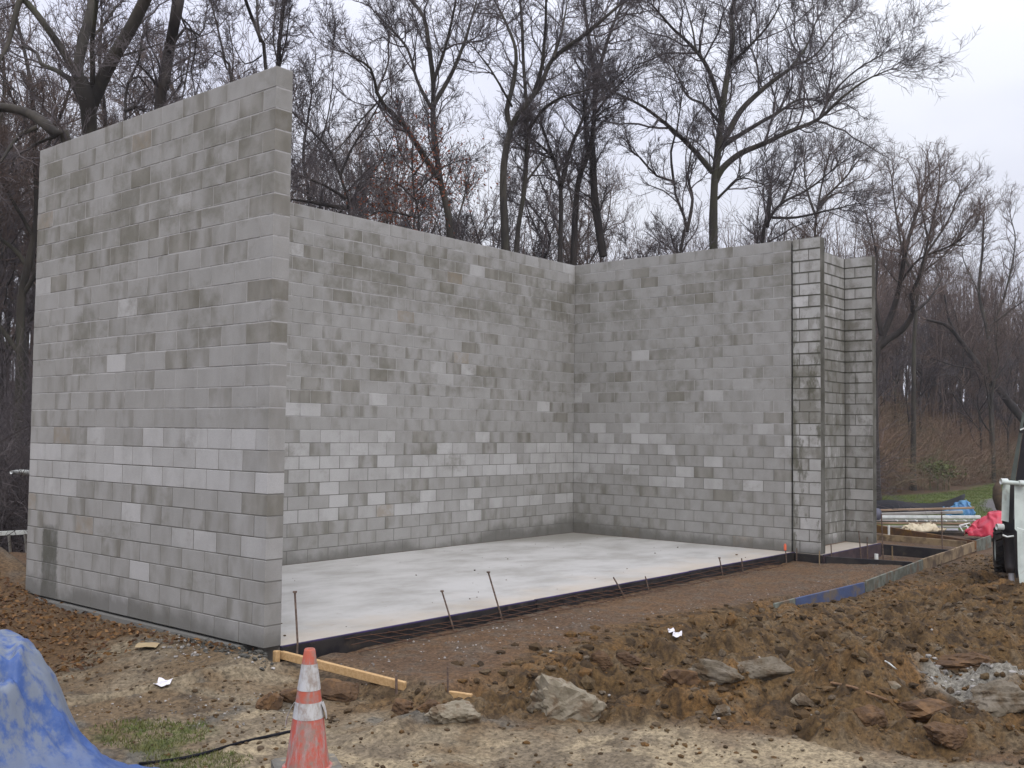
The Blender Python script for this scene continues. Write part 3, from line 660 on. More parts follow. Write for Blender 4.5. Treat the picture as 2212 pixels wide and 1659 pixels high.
def px_limb(pts, depth, r0, r1, dz=0., g=rng):
    """a limb through points of the photograph at a real distance; it leans dz metres away from or towards the viewer at its tip"""
    n = len(pts); w = [at(u, v, depth + dz*(i/(n-1))**1.3) for i, (u, v) in enumerate(pts)]
    P = spline(w, .22); P += np.cumsum(g.normal(0, .008, P.shape), axis=0)*np.linspace(0, 1, len(P))[:, None]
    return P, np.linspace(r0, r1, len(P))
def hand_tree(name, trunk_px, depth, r0, r1, limbs, label, bark=BARK, twig=TWIG, seed=1, group='bare trees behind the block walls', **kw):
    g = np.random.default_rng(seed)
    first = at(*trunk_px[0], depth); gz_ = gz1(first[0], first[1]); base = first.copy(); base[2] = gz_-.15
    base[:2] += g.normal(0, .1, 2)
    n = len(trunk_px); tw = [base, (base*.45+first*.55)] + [at(u, v, depth + .4*i/n*g.normal()) for i, (u, v) in enumerate(trunk_px)]
    P = spline(tw, .25); k = len(P); R = np.linspace(r0, r1*1.1, k)*(1+.5*np.exp(-np.arange(k)*.25/.5))
    R *= 1+.05*np.sin(np.arange(k)*.9+seed)
    root = thing(name, base, label, 'tree', group)
    ll = [(P, R)]
    for (pts, a, b_, dz) in limbs: ll.append(px_limb(pts, depth, a*1.02, b_*1.25, dz, g))
    V, Q = cat_geo([tubes(p[None], r[None], 9 if r[0] > .06 else 6) for p, r in ll])
    put('trunk', fast_mesh('trunk', V, Q, True), bark, root, loc=(0, 0, 0))
    up_from = [(p[int(len(p)*.45):], r[int(len(p)*.45):]) for p, r in ll[:1]] + ll[1:]
    V, Q = crown_geo(up_from, g, **kw)
    put('crown', fast_mesh('crown', V, Q, False), twig, root, loc=(0, 0, 0))
    return root

hand_tree('bare_tree', [(1541, 532), (1543, 400), (1549, 340), (1555, 280), (1565, 200), (1575, 140), (1583, 80), (1579, 32), (1591, -10)], 30, .20, .05, [
    ([(1539, 372), (1495, 320), (1447, 276), (1387, 232), (1327, 204)], .085, .02, -2.),
    ([(1545, 392), (1560, 365), (1599, 332), (1647, 312), (1707, 284), (1767, 260), (1807, 224), (1867, 180), (1930, 152)], .105, .012, -1.5),
    ([(1551, 330), (1567, 312), (1631, 272), (1687, 240), (1727, 216), (1771, 218)], .08, .02, 2.5),
    ([(1767, 260), (1800, 200), (1850, 150), (1899, 120)], .035, .01, -1.),
    ([(1553, 312), (1571, 290), (1599, 240), (1639, 200), (1679, 168), (1711, 144), (1743, 100), (1767, 40)], .105, .015, 1.5),
    ([(1559, 236), (1535, 160), (1503, 108), (1447, 52), (1407, 8)], .075, .018, -2.5),
    ([(1552, 262), (1519, 224), (1487, 208), (1463, 160), (1440, 120)], .05, .012, 2.),
    ([(1573, 145), (1587, 132), (1615, 104), (1659, 60), (1687, 14)], .06, .015, -1.),
    ([(1503, 108), (1495, 60), (1480, 5)], .035, .012, 1.), ([(1711, 144), (1760, 120), (1810, 60), (1835, 40)], .04, .01, 2.),
    ([(1549, 430), (1580, 400), (1605, 384), (1650, 400)], .04, .012, -1.5), ([(1639, 200), (1634, 130), (1600, 60)], .035, .01, 1.)],
    'large spreading bare tree standing behind the right block wall, the widest crown against the sky', seed=3, L2=2.5, dens=3.4, n3=11, n4=9)
hand_tree('bare_tree', [(972, 504), (951, 389), (936, 270), (936, 180), (925, 90), (915, 36), (879, -10)], 25, .145, .04, [
    ([(936, 228), (976, 158), (1008, 79), (1033, 0)], .06, .02, 1.), ([(936, 176), (961, 108), (979, 36), (987, -10)], .05, .018, -1.),
    ([(948, 386), (915, 335), (871, 266), (835, 230), (814, 194), (799, 144), (745, 108)], .085, .015, -2.), ([(933, 236), (900, 173), (879, 108), (843, 65), (799, 18)], .05, .015, 1.5),
    ([(814, 194), (838, 140), (839, 75)], .03, .01, 1.), ([(835, 200), (780, 260), (720, 330)], .03, .01, -1.)],
    'slightly leaning bare tree with greenish trunk behind the middle of the back wall', seed=5, L2=2.1, dens=2.8, n3=10, n4=8)
hand_tree('bare_tree', [(1091, 533), (1087, 378), (1105, 272), (1134, 230), (1170, 180), (1195, 126), (1267, 72), (1339, 10)], 26, .17, .035, [
    ([(1103, 276), (1095, 238), (1109, 180), (1113, 108), (1087, 36), (1062, -10)], .07, .02, 1.), ([(1152, 206), (1170, 144), (1177, 54), (1177, -8)], .06, .02, -1.),
    ([(1195, 126), (1212, 70), (1225, 0)], .045, .015, 1.5), ([(1106, 230), (1060, 150), (1015, 90)], .035, .01, -2.)],
    'forked bare tree with a thick pale trunk, left of the inner wall corner', seed=7, L2=2.1, dens=2.9, n3=10, n4=8)
hand_tree('bare_tree', [(1116, 533), (1134, 396), (1138, 252), (1131, 144), (1128, 60), (1123, -8)], 27, .11, .03, [
    ([(1138, 290), (1170, 241), (1213, 209), (1275, 188)], .05, .012, -1.5), ([(1134, 396), (1180, 340), (1215, 335)], .035, .01, 1.5)],
    'slim straight bare tree close against the right side of the forked pale trunk', seed=8, L2=1.9, dens=2.6, n3=10, n4=8)
hand_tree('bare_tree', [(1210, 547), (1210, 396), (1188, 324), (1170, 270)], 28, .16, .03, [
    ([(1212, 400), (1232, 324), (1260, 252), (1270, 180)], .07, .012, 1.), ([(1195, 340), (1150, 300), (1120, 290)], .04, .01, -1.)],
    'short dark bare tree just left of the vine tangled trunk', bark=BARK_DK, seed=9, L2=2.0, dens=3.4, n3=10, n4=8)
hand_tree('bare_tree', [(1239, 554), (1249, 396), (1278, 306), (1285, 180), (1275, 108), (1260, -5)], 29, .15, .04, [
    ([(1303, 554), (1290, 470), (1282, 400), (1280, 310)], .12, .08, .3), ([(1287, 200), (1300, 130), (1332, 36), (1357, -10)], .07, .02, 1.5),
    ([(1268, 330), (1262, 230), (1263, 170)], .05, .02, -.6), ([(1283, 250), (1320, 200), (1370, 150)], .035, .012, -1.5)],
    'dark trunk wrapped in hanging vines behind the inner wall corner', bark=BARK_DK, seed=10, L2=2.0, dens=4.6, n3=10, n4=8, up=.04)
hand_tree('bare_tree', [(1471, 536), (1483, 488), (1459, 420), (1455, 392), (1419, 380), (1382, 340)], 28, .09, .025, [
    ([(1484, 500), (1496, 430), (1486, 380), (1500, 300)], .055, .012, 1.), ([(1456, 400), (1450, 330), (1463, 280), (1475, 200)], .04, .01, -1.)],
    'crooked small bare tree left of the large spreading tree trunk', bark=BARK_DK, seed=12, L2=1.8, dens=3.4, n3=10, n4=8)
hand_tree('bare_tree', [(1647, 520), (1659, 480), (1687, 440), (1747, 408), (1807, 360)], 33, .16, .02, [
    ([(1655, 490), (1662, 430), (1665, 390)], .1, .03, .5), ([(1668, 470), (1720, 470), (1790, 455), (1850, 440)], .05, .012, -1.5), ([(1687, 440), (1710, 390), (1720, 340)], .05, .012, 1.)],
    'low leaning bare tree right of the large spreading trunk, just above the right wall', bark=BARK_DK, seed=14, L2=2.3, dens=3.7, n3=10, n4=8)
hand_tree('bare_tree', [(1887, 824), (1894, 760), (1914, 709), (1939, 637), (1959, 529), (1990, 430)], 36, .19, .04, [
    ([(1896, 752), (1920, 732), (1949, 713), (1973, 675), (1970, 637), (1987, 600), (2010, 520)], .13, .02, -1.), ([(1973, 675), (2004, 650), (2040, 600)], .06, .015, 1.5),
    ([(1905, 725), (1890, 640), (1895, 560), (1880, 490)], .09, .02, 1.), ([(1945, 610), (1985, 560), (2050, 530), (2090, 500)], .05, .015, -2.)],
    'bare tree with wide low forks rising beside the right edge of the pier', bark=BARK_DK, seed=15, L2=2.5, dens=3.1, n3=9, n4=7, twig=TWIG_RED)
hand_tree('bare_tree', [(2262, 970), (2205, 900), (2160, 845), (2122, 800), (2081, 744), (2053, 709), (2030, 697), (2000, 690)], 57, .32, .07, [
    ([(2068, 726), (2050, 690), (2040, 640), (2030, 600)], .09, .03, .8), ([(2122, 800), (2060, 790), (2010, 775)], .05, .015, -1.)],
    'thick dark trunk leaning steeply left above the bramble bank', bark=BARK_DK, seed=16, L2=2.2, dens=2.6, n3=9, n4=7, twig=TWIG_RED)
hand_tree('bare_tree', [(2140, 845), (2133, 720), (2115, 633), (2122, 546), (2125, 470)], 60, .17, .05, [
    ([(2131, 740), (2150, 690), (2171, 637), (2192, 529), (2180, 462)], .08, .02, 1.), ([(2138, 704), (2180, 672), (2225, 640)], .07, .02, -1.), ([(2115, 633), (2085, 570), (2075, 520)], .04, .015, 1.)],
    'slender pale forked tree behind the steeply leaning trunk', seed=18, L2=2.1, dens=2.9, n3=9, n4=7, twig=TWIG_RED)
hand_tree('bare_tree', [(1975, 730), (1985, 620), (2005, 520), (2025, 430), (2030, 370)], 46, .13, .03, [
    ([(1985, 620), (1950, 540), (1935, 450), (1925, 380)], .07, .02, 1.), ([(2000, 550), (2045, 480), (2070, 420)], .06, .02, -1.), ([(2005, 520), (1990, 440), (1985, 390)], .05, .015, 1.),
    ([(1990, 590), (2050, 540), (2095, 470)], .05, .015, 1.), ([(1983, 640), (1930, 600), (1890, 540)], .05, .015, -1.)],
    'rounded fine twigged tree crown against the pale sky right of the pier', seed=19, L2=2.4, dens=3.3, n3=9, n4=7, twig=TWIG_RED)
hand_tree('bare_tree', [(1760, 520), (1765, 460), (1775, 400), (1790, 340)], 44, .12, .03, [
    ([(1763, 470), (1740, 400), (1735, 345)], .06, .02, 1.), ([(1768, 440), (1820, 390), (1850, 350)], .06, .02, -1.), ([(1766, 450), (1800, 420), (1860, 410)], .05, .015, 1.)],
    'dense small tree crown above the top of the stained pier', seed=20, L2=2.3, dens=3.7, n3=9, n4=7, twig=TWIG_RED)
# trees behind the left wall
hand_tree('bare_tree', [(205, 400), (197, 320), (192, 262), (188, 215), (172, 170)], 19.5, .19, .13, [
    ([(192, 240), (215, 185), (245, 125), (290, 50), (325, -20)], .135, .085, -.8), ([(190, 230), (168, 150), (180, 90), (195, 20), (205, -40)], .11, .06, .8),
    ([(186, 215), (168, 168), (123, 90), (60, 6), (40, 2), (24, 60), (14, 96), (0, 120), (-20, 150)], .085, .02, -1.), ([(184, 235), (150, 172), (115, 150), (90, 140), (80, 118), (52, 105)], .06, .02, 1.),
    ([(196, 225), (200, 160), (199, 80), (210, 0)], .05, .03, -1.5), ([(200, 80), (225, 50), (250, 10)], .03, .015, .5), ([(245, 125), (300, 110), (350, 90)], .03, .01, 1.)],
    'thick many limbed tree rising behind the far end of the left wall', seed=21, L2=1.5, dens=1.9, n3=8, n4=6)
hand_tree('bare_tree', [(345, 240), (352, 190), (365, 110), (382, 20), (392, -50)], 18.5, .115, .09, [
    ([(366, 110), (400, 60), (430, 75), (445, 40)], .03, .01, 1.), ([(350, 200), (320, 160), (300, 140)], .03, .01, -1.), ([(385, 20), (410, 90), (405, 160), (398, 210)], .02, .01, -.8), ([(383, 30), (425, 80), (412, 150), (420, 200)], .018, .009, .6)],
    'straight dark trunk leaning right behind the left wall, without forks in view', bark=BARK_DK, seed=22, L2=1.5, dens=2.4, n3=8, n4=6, up=.03)
hand_tree('bare_tree', [(575, 160), (561, 80), (545, 40), (525, -15)], 20, .05, .03, [
    ([(562, 90), (556, 40), (555, -10)], .03, .015, .5), ([(565, 120), (530, 140), (505, 100)], .015, .008, .8)], 'thin bare sapling forking just above the near end of the left wall', bark=BARK_DK, seed=23, L2=1.1, dens=2.4, n3=7, n4=6)
hand_tree('bare_tree', [(601, 150), (605, 80), (612, 20), (614, -20)], 21, .05, .035, [
    ([(602, 140), (590, 90), (592, 30)], .02, .01, .5), ([(602, 140), (618, 90), (625, 30)], .02, .01, -.5)], 'vine clad sapling straight above the top corner of the left wall', bark=BARK_DK, seed=24, L2=.9, dens=6, n3=8, n4=6, up=.03)
hand_tree('bare_tree', [(150, 330), (120, 290), (90, 262), (50, 240), (0, 232), (-60, 240)], 17, .12, .07, [
    ([(80, 275), (45, 290), (20, 320), (0, 350)], .045, .015, -.5), ([(120, 295), (80, 310), (40, 335)], .03, .012, .5)], 'mossy limb arching left over the far top corner of the left wall', seed=25, L2=1.3, dens=2.2, n3=7, n4=6)
hand_tree('bare_tree', [(271, 262), (270, 225), (277, 180), (300, 130), (306, 80)], 21, .065, .02, [
    ([(276, 180), (300, 165), (325, 200)], .03, .01, .5), ([(270, 240), (290, 232)], .04, .03, .2)], 'stubby knotted sapling between the two big trunks behind the left wall', bark=BARK_DK, seed=26, L2=1.1, dens=3, n3=8, n4=6)
hand_tree('bare_tree', [(228, 290), (222, 200), (215, 130), (220, 40)], 24, .055, .03, [([(222, 200), (240, 150), (262, 110)], .02, .01, .5)], 'slim pole like trunk just right of the thick many limbed tree', bark=BARK_DK, seed=27, L2=1.3, dens=3, n3=8, n4=6)
hand_tree('bare_tree', [(500, 190), (486, 130), (470, 60), (455, 0)], 23, .04, .02, [([(490, 150), (476, 110), (450, 130)], .02, .01, .4), ([(500, 185), (505, 120), (498, 60)], .02, .01, .4)], 'spindly sapling above the middle of the left wall top', bark=BARK_DK, seed=28, L2=1.2, dens=3, n3=8, n4=6)
hand_tree('bare_tree', [(755, 470), (745, 410), (715, 330), (690, 300), (640, 250), (622, 232)], 24, .07, .02, [
    ([(735, 380), (760, 320), (800, 260), (832, 205)], .035, .012, .5), ([(748, 430), (700, 400), (640, 380)], .04, .012, -.5), ([(750, 450), (690, 440), (630, 430)], .06, .02, .3), ([(745, 420), (790, 370), (815, 350)], .03, .01, .4)],
    'low bushy tree with arching branches just right of the left wall edge', bark=BARK_DK, seed=29, L2=1.6, dens=2.8, n3=8, n4=6)
red = hand_tree('oak_sapling', [(905, 490), (895, 420), (890, 350), (893, 280)], 23.5, .05, .015, [
    ([(896, 430), (850, 390), (800, 385)], .025, .008, .5), ([(892, 380), (930, 330), (960, 290)], .025, .008, -.5), ([(893, 420), (960, 360), (1010, 345)], .025, .008, .5), ([(900, 470), (830, 455), (790, 470)], .03, .008, -.5), ([(891, 370), (860, 320), (850, 270)], .02, .008, .4)],
    'sapling still holding rusty brown leaves behind the back wall', bark=BARK_DK, seed=30, L2=1.1, dens=3, n3=7, n4=4)
# dead leaves that still cling to that sapling
g = np.random.default_rng(77); ctr = np.array([at(u, v, 23.5+dz) for u, v, dz in ((845, 385, 0), (880, 420, .3), (890, 450, -.3), (960, 400, 0), (1000, 380, .4), (905, 350, 0), (830, 460, 0), (930, 300, .2), (800, 480, 0), (960, 330, -.3), (860, 290, .2), (870, 400, 0), (885, 430, 0))])
c = ctr[g.integers(0, len(ctr), 1500)] + g.normal(0, 1, (1500, 3))*np.array([.38, .38, .34])
a = nrm(g.normal(0, 1, c.shape)); b2 = nrm(np.cross(a, g.normal(0, 1, c.shape))); s = g.uniform(.025, .055, (1500, 1))
V = np.stack([c-a*s, c+b2*s*.45, c+a*s, c-b2*s*.45], 1).reshape(-1, 3)
put('leaves', fast_mesh('leaves', V, np.arange(6000).reshape(-1, 4)), simple('dead_leaf', (.20, .062, .03), (.12, .045, .025), 6, .8), red, loc=(0, 0, 0), kind='stuff')

# the wood beyond: each trunk a tree, copies of five grown here
def wild_tree(seed, h, r, spread, twig, **kw):
    g = np.random.default_rng(seed); n = 7
    tr = [np.array([0, 0, -.2])] + [np.array([g.normal(0, .12)*i*.4, g.normal(0, .12)*i*.4, h*.85*(i+1)/n]) for i in range(n)]
    P = spline(tr, .3); R = np.linspace(r, r*.2, len(P)); ll = [(P, R)]
    for i in range(7):
        k = int(len(P)*g.uniform(.28, .8)); a = g.uniform(0, 2*math.pi); L = spread*g.uniform(.6, 1.1)
        d = np.array([math.cos(a)*.8, math.sin(a)*.8, 1.0]); d /= np.linalg.norm(d)
        Pb, Rb = grow(P[k:k+1], d[None], np.array([L]), np.array([R[k]*.6]), 12, .12, .05, g); ll.append((Pb[0], Rb[0]))
    tv = cat_geo([tubes(p[None], q[None], 6) for p, q in ll]); cv = crown_geo(ll[1:] + [(P[len(P)//3:], R[len(P)//3:])], g, **kw)
    return fast_mesh('trunk', *tv, True), fast_mesh('crown', *cv)
KINDS = []
for k in range(5):
    tm, cm = wild_tree(100+k, (11, 13, 9.5, 14, 12)[k], (.13, .15, .1, .17, .09)[k], (3.4, 3.8, 2.6, 4.2, 2.2)[k], None, L2=(1.7, 1.9, 1.5, 2., 1.3)[k], dens=2.6, n3=9, n4=7, rt=.006)
    tm.materials.append((BARK_DK, BARK, BARK_DK, BARK, BARK_DK)[k]); cm.materials.append((TWIG, TWIG_RED, TWIG, TWIG_RED, TWIG)[k]); KINDS.append((tm, cm))
g = np.random.default_rng(9)
spots = []
ORD = 'first second third fourth fifth sixth seventh eighth ninth tenth eleventh twelfth thirteenth fourteenth fifteenth sixteenth seventeenth eighteenth nineteenth twentieth'.split()
def scatter(n, u0, u1, d0, d1, where, s0=.8, s1=1.15):
    for i in range(n):
        u = u0 + (u1-u0)*(i+g.uniform(.2, .8))/n; spots.append((u, g.uniform(d0, d1), ORD[i] + ' tree from the left among the slim wood trees ' + where, g.uniform(s0, s1), 'wood trees ' + where))
scatter(7, -60, 60, 17, 34, 'left of the left wall', .7, 1.)
scatter(7, 60, 640, 26, 42, 'over the left wall')
scatter(11, 640, 1240, 31, 46, 'over the back wall')
scatter(13, 1240, 1720, 34, 50, 'over the right wall', .7, 1.)
scatter(9, 1700, 1900, 44, 60, 'over the pier', .6, .75)
scatter(15, 1880, 2230, 52, 72, 'on the bank beyond the lawn', .55, .8)
for u, d, lab, s, grp in spots:
    p = at(u, 900, d); x, y = p[0], p[1]; k = int(g.integers(0, 5)); tm, cm = KINDS[k]
    root = thing('wood_tree', (x, y, gz1(x, y)-.1), lab, 'tree', grp)
    root.rotation_euler[2] = g.uniform(0, 6.28); root.scale = (s, s, s*g.uniform(.9, 1.15))
    for nm, me in (('trunk', tm), ('crown', cm)):
        o = bpy.data.objects.new(nm, me); COL.objects.link(o); o.parent = root

# undergrowth: tangled canes along the foot of the wood and over the bank
def thicket(name, n, u0, u1, d0, d1, hgt, mat, seed, r=.006, label=None, twigs=5, slant=0):
    g = np.random.default_rng(seed); u = g.uniform(u0, u1, n); d = d0+(d1-d0)*g.uniform(0, 1, n)**1.3
    if slant: d = d + slant*np.clip((u-1885)/295, 0, 1.3)
    P0 = CAM + (AF[None] + AR[None]*((u-1106)/FPX)[:, None])*d[:, None]; P0[:, 2] = ground_z(P0[:, 0], P0[:, 1])-.05
    dr = np.stack([g.normal(0, .55, n), g.normal(0, .55, n), np.ones(n)], 1)
    L = hgt*g.uniform(.5, 1.5, n); P, R = grow(P0, dr, L, r*g.uniform(.7, 1.7, n), 7, .27, -.1, g, .4); geo = [tubes(P, R, 3)]
    o, dd, rp, t = spawn(P, R, twigs, .15, g, (.4, 1.2), .05)
    P, R = grow(o, dd, np.repeat(L, twigs)*.3*g.uniform(.5, 1.3, len(o)), np.maximum(rp*.6, r*.5), 4, .25, -.03, g, .5); geo.append(tubes(P, R, 3))
    V, Q = cat_geo(geo); return put(name, fast_mesh(name, V, Q), mat, kind='stuff', label=label)
BRAMB = simple('bramble_brown', (.235, .155, .10), (.15, .10, .072), .5, .95, bs=0, c3=(.10, .095, .052), s3=.25)
thicket('undergrowth', 5200, 1800, 2300, 42, 62, 2.6, BRAMB, 41, .010, 'brown bramble tangle covering the bank beyond the lawn', slant=15)
thicket('undergrowth', 1100, 620, 1300, 24, 36, 3.0, TWIG, 42, .007, 'bare scrub along the foot of the trees behind the back wall')
thicket('undergrowth', 1300, 1250, 1800, 27, 42, 3.2, TWIG, 43, .008, 'bare scrub along the foot of the trees behind the right wall')
thicket('undergrowth', 2300, -120, 200, 17, 34, 3.2, TWIG, 44, .007, 'dark scrub left of the left wall')
# far wood that reads as one mass of stems and twigs
def far_wood(n, u0, u1, d0, d1, h0, h1, seed, label):
    g = np.random.default_rng(seed); u = g.uniform(u0, u1, n); d = g.uniform(d0, d1, n)
    P0 = CAM + (AF[None] + AR[None]*((u-1106)/FPX)[:, None])*d[:, None]; P0[:, 2] = ground_z(P0[:, 0], P0[:, 1])-.1
    L = g.uniform(h0, h1, n); P, R = grow(P0, np.stack([g.normal(0, .08, n), g.normal(0, .08, n), np.ones(n)], 1), L, g.uniform(.03, .1, n), 8, .06, .05, g, .25); geo = [tubes(P, R, 4)]
    o, dd, rp, t = spawn(P, R, 9, .2, g, (.4, 1.0), .25); L2 = np.repeat(L, 9)*.24*g.uniform(.4, 1.2, len(o)); P, R = grow(o, dd, L2, np.maximum(rp*.5, .012), 5, .16, .06, g, .4); geo.append(tubes(P, R, 3))
    o, dd, rp, t = spawn(P, R, 6, .15, g, (.4, 1.0), .12); P, R = grow(o, dd, np.repeat(L2, 6)*.5*g.uniform(.5, 1.2, len(o)), np.full(len(o), .009), 3, .2, .05, g, .5); geo.append(tubes(P, R, 3))
    V, Q = cat_geo(geo); put('far_wood', fast_mesh('far_wood', V, Q), TWIG_RED, kind='stuff', label=label)
far_wood(210, 560, 1300, 48, 75, 9, 15, 51, 'grey brown far wood behind the back wall')
far_wood(260, 1250, 1900, 50, 80, 8, 13, 52, 'grey brown far wood behind the right wall and pier')
far_wood(560, 1850, 2350, 64, 95, 7, 12, 53, 'grey brown far wood above the bramble bank')
far_wood(190, -150, 600, 34, 58, 8, 13, 54, 'dark far wood behind the left wall')
# ivy patch on the bank, leaf by leaf
def leaf_cloud(c, s, g, flat=1.):
    n = len(c); a = nrm(g.normal(0, 1, (n, 3))*np.array([1, 1, flat])); b_ = nrm(np.cross(a, g.normal(0, 1, (n, 3)))); s = s[:, None]
    V = np.stack([c-a*s, c+b_*s*.5, c+a*s, c-b_*s*.5], 1).reshape(-1, 3); return V, np.arange(4*n).reshape(-1, 4)
g = np.random.default_rng(61)
ivy = simple('ivy_leaf', (.11, .125, .035), (.07, .08, .03), 3, .6, bs=0)
pts = [(2006, 1008, 46), (2032, 1010, 46), (2047, 1026, 45.6), (1985, 1006, 46), (2018, 1000, 46.3), (1955, 1002, 46.5)]
c = np.array([at(*pts[i]) for i in g.choice(6, 650, p=[.2, .27, .2, .13, .12, .08])]) + g.normal(0, 1, (650, 3))*np.array([.45, .35, .10])
root = thing('ivy_bush', at(2030, 1050, 46), 'yellow green ivy draped over the brambles beyond the lawn', 'bush')
put('foliage', fast_mesh('foliage', *leaf_cloud(c, g.uniform(.04, .09, 650), g)), ivy, root, loc=(0, 0, 0), kind='stuff')
mb = MB()
for i in range(14):
    p = at(1975+i*6, 1055, 46); mb.tube([p-UP*.5, p+UP*.3+g.normal(0, .1, 3), p+UP*1.0+g.normal(0, .2, 3)], .02, 5)
mb.build('stem', BRAMB, root)

# ------------------------------------------------------------------ loose ground cover near the viewer
def in_poly(poly, n, g, pad=.0):
    poly = np.asarray(poly); lo, hi = poly.min(0)-pad, poly.max(0)+pad; out = np.zeros((0, 2))
    while len(out) < n:
        q = g.uniform(lo, hi, (n*2, 2)); q = q[poly_sd(q[:, 0], q[:, 1], poly) < pad*g.uniform(0, 1, n*2)]; out = np.concatenate([out, q])
    return out[:n]
# leaf litter along the left wall
g = np.random.default_rng(62); q = in_poly(px_poly([(-200, 1085), (-20, 1100), (64, 1262), (250, 1350), (420, 1395), (545, 1412), (430, 1398), (320, 1376), (200, 1408), (90, 1430), (-200, 1470)], -.05), 11000, g, .12)
c = np.concatenate([q, (ground_z(q[:, 0], q[:, 1])+.012+g.uniform(0, .03, len(q)))[:, None]], 1); c = c[c[:, 0] < -.02 if True else None]
lm, nt, b = new_mat('leaf_litter', .75); rnd = nt.nodes.new('ShaderNodeNewGeometry').outputs['Random Per Island']
cr = nt.nodes.new('ShaderNodeValToRGB'); nt.links.new(rnd, cr.inputs['Fac']); cr.color_ramp.elements[0].color = (.05, .024, .012, 1); cr.color_ramp.elements[1].color = (.22, .12, .045, 1)
e = cr.color_ramp.elements.new(.45); e.color = (.135, .066, .024, 1)
nt.links.new(cr.outputs[0], b.inputs['Base Color'])
put('leaf_litter', fast_mesh('leaf_litter', *leaf_cloud(c, g.uniform(.018, .04, len(c)), g, .35)), lm, kind='stuff', label='rusty brown leaf litter heaped along the foot of the left wall')
# grass: two scruffy tufts near the tarp and the far lawn
def blades(poly, n, h, w, g, pad=.1, zref=-.25):
    q = in_poly(poly, n, g, pad); z = ground_z(q[:, 0], q[:, 1]); c = np.concatenate([q, z[:, None]], 1)
    a = g.uniform(0, 6.28, n); sd_ = np.stack([np.cos(a), np.sin(a), 0*a], 1)*w; hh = (h*g.uniform(.4, 1.3, n))[:, None]
    top = c + np.stack([g.normal(0, .45, n), g.normal(0, .45, n), np.ones(n)], 1)*hh
    return np.stack([c-sd_, c+sd_, top], 1).reshape(-1, 3), np.arange(3*n).reshape(-1, 3)
GRASS = simple('grass_blade', (.085, .115, .024), (.14, .13, .045), 9, .7, bs=0)
LAWNM = simple('lawn_blade', (.085, .12, .026), (.12, .13, .04), 1.2, .7, bs=0)
V1, Q1 = blades(GRASS1, 1700, .03, .004, g); V2, Q2 = blades(GRASS2, 1500, .03, .004, g)
put('grass', fast_mesh('grass', *cat_geo([(V1, Q1), (V2, Q2)])), GRASS, kind='stuff', label='scruffy green grass tufts between the blue tarp and the cone')
q_l = px_poly([(1885, 1073), (2000, 1070), (2090, 1061), (2150, 1047), (2212, 1032), (2300, 1040), (2180, 1066), (2118, 1080), (2112, 1094), (2140, 1108), (2230, 1120), (2200, 1140), (2090, 1120), (1885, 1110)], -.38)
put('lawn', fast_mesh('lawn', *blades(q_l, 26000, .05, .011, g, .3)), LAWNM, kind='stuff', label='mown green lawn beyond the stacked pipes')
# clods and gravel
ICO = None
def ico(sub):
    import bmesh
    bm = bmesh.new(); bmesh.ops.create_icosphere(bm, subdivisions=sub, radius=1.0)
    V = np.array([v.co[:] for v in bm.verts]); F = np.array([[v.index for v in f.verts] for f in bm.faces]); bm.free(); return V, F
I1, F1 = ico(1); I3, F3 = ico(4)
def clods(poly, n, s0, s1, g, pw=3., pad=.15, sink=.25, avoid=True):
    q = in_poly(poly, n, g, pad)
    if avoid:
        ok = ~((q[:, 0] > -.3) & (q[:, 1] > -.35) & (q[:, 1] < 5) & (q[:, 0] < 14)); q = q[ok]
    n = len(q); s = s0+(s1-s0)*g.uniform(0, 1, n)**pw; z = ground_z(q[:, 0], q[:, 1])
    V = I1[None]*(1+g.normal(0, .17, (n, len(I1), 1)))*s[:, None, None]*np.stack([g.uniform(.7, 1.35, n), g.uniform(.7, 1.3, n), g.uniform(.45, .9, n)], 1)[:, None, :]
    a = g.uniform(0, 6.28, n); ca, sa = np.cos(a)[:, None], np.sin(a)[:, None]
    X = V[..., 0]*ca - V[..., 1]*sa; Y = V[..., 0]*sa + V[..., 1]*ca
    V = np.stack([X+q[:, 0:1], Y+q[:, 1:2], V[..., 2]+(z+s*(.55-sink))[:, None]], -1)
    F = (F1[None] + (np.arange(n)*len(I1))[:, None, None]).reshape(-1, 3)
    return V.reshape(-1, 3), F
g = np.random.default_rng(63)
cm_, nt, b = new_mat('clod_soil', .95); rnd = nt.nodes.new('ShaderNodeNewGeometry').outputs['Random Per Island']
cr = nt.nodes.new('ShaderNodeValToRGB'); nt.links.new(rnd, cr.inputs['Fac']); E = cr.color_ramp.elements
E[0].color = (.032, .021, .011, 1); E[1].color = (.17, .14, .10, 1); E[1].position = 1.  # tone spread covers soil colour and painted clod self-shadow
for p_, c_ in ((.3, (.085, .052, .023, 1)), (.55, (.15, .078, .024, 1)), (.75, (.11, .075, .036, 1)), (.94, (.115, .085, .055, 1))): e = E.new(p_); e.color = c_
nt.links.new(mixc(nt, step_(nt, noise(nt, pos(nt), 40, 4, .7), .3, .7, 0, .75), cr.outputs[0], (.04, .026, .013)), b.inputs['Base Color']); bump(nt, b, noise(nt, pos(nt), 60, 4, .7), .6, .01)
mudp = px_poly([(1090, 1470), (1300, 1385), (1480, 1345), (1690, 1312), (1870, 1290), (1990, 1240), (2110, 1195), (2240, 1200), (2400, 1420), (2300, 1650), (2050, 1640), (1700, 1590), (1300, 1550), (1000, 1560), (760, 1530), (720, 1490), (980, 1510)])
V, F = cat_geo([clods(mudp, 9000, .005, .045, g, 5.5, sink=.45), clods(px_poly([(1000, 1440), (1500, 1350), (1800, 1330), (2200, 1290), (2300, 1560), (1500, 1560), (1050, 1520)]), 500, .02, .085, g, 3., sink=.55)])
put('dirt_clods', fast_mesh('dirt_clods', V, F, False), cm_, kind='stuff', label='dark brown broken clods covering the churned mud')
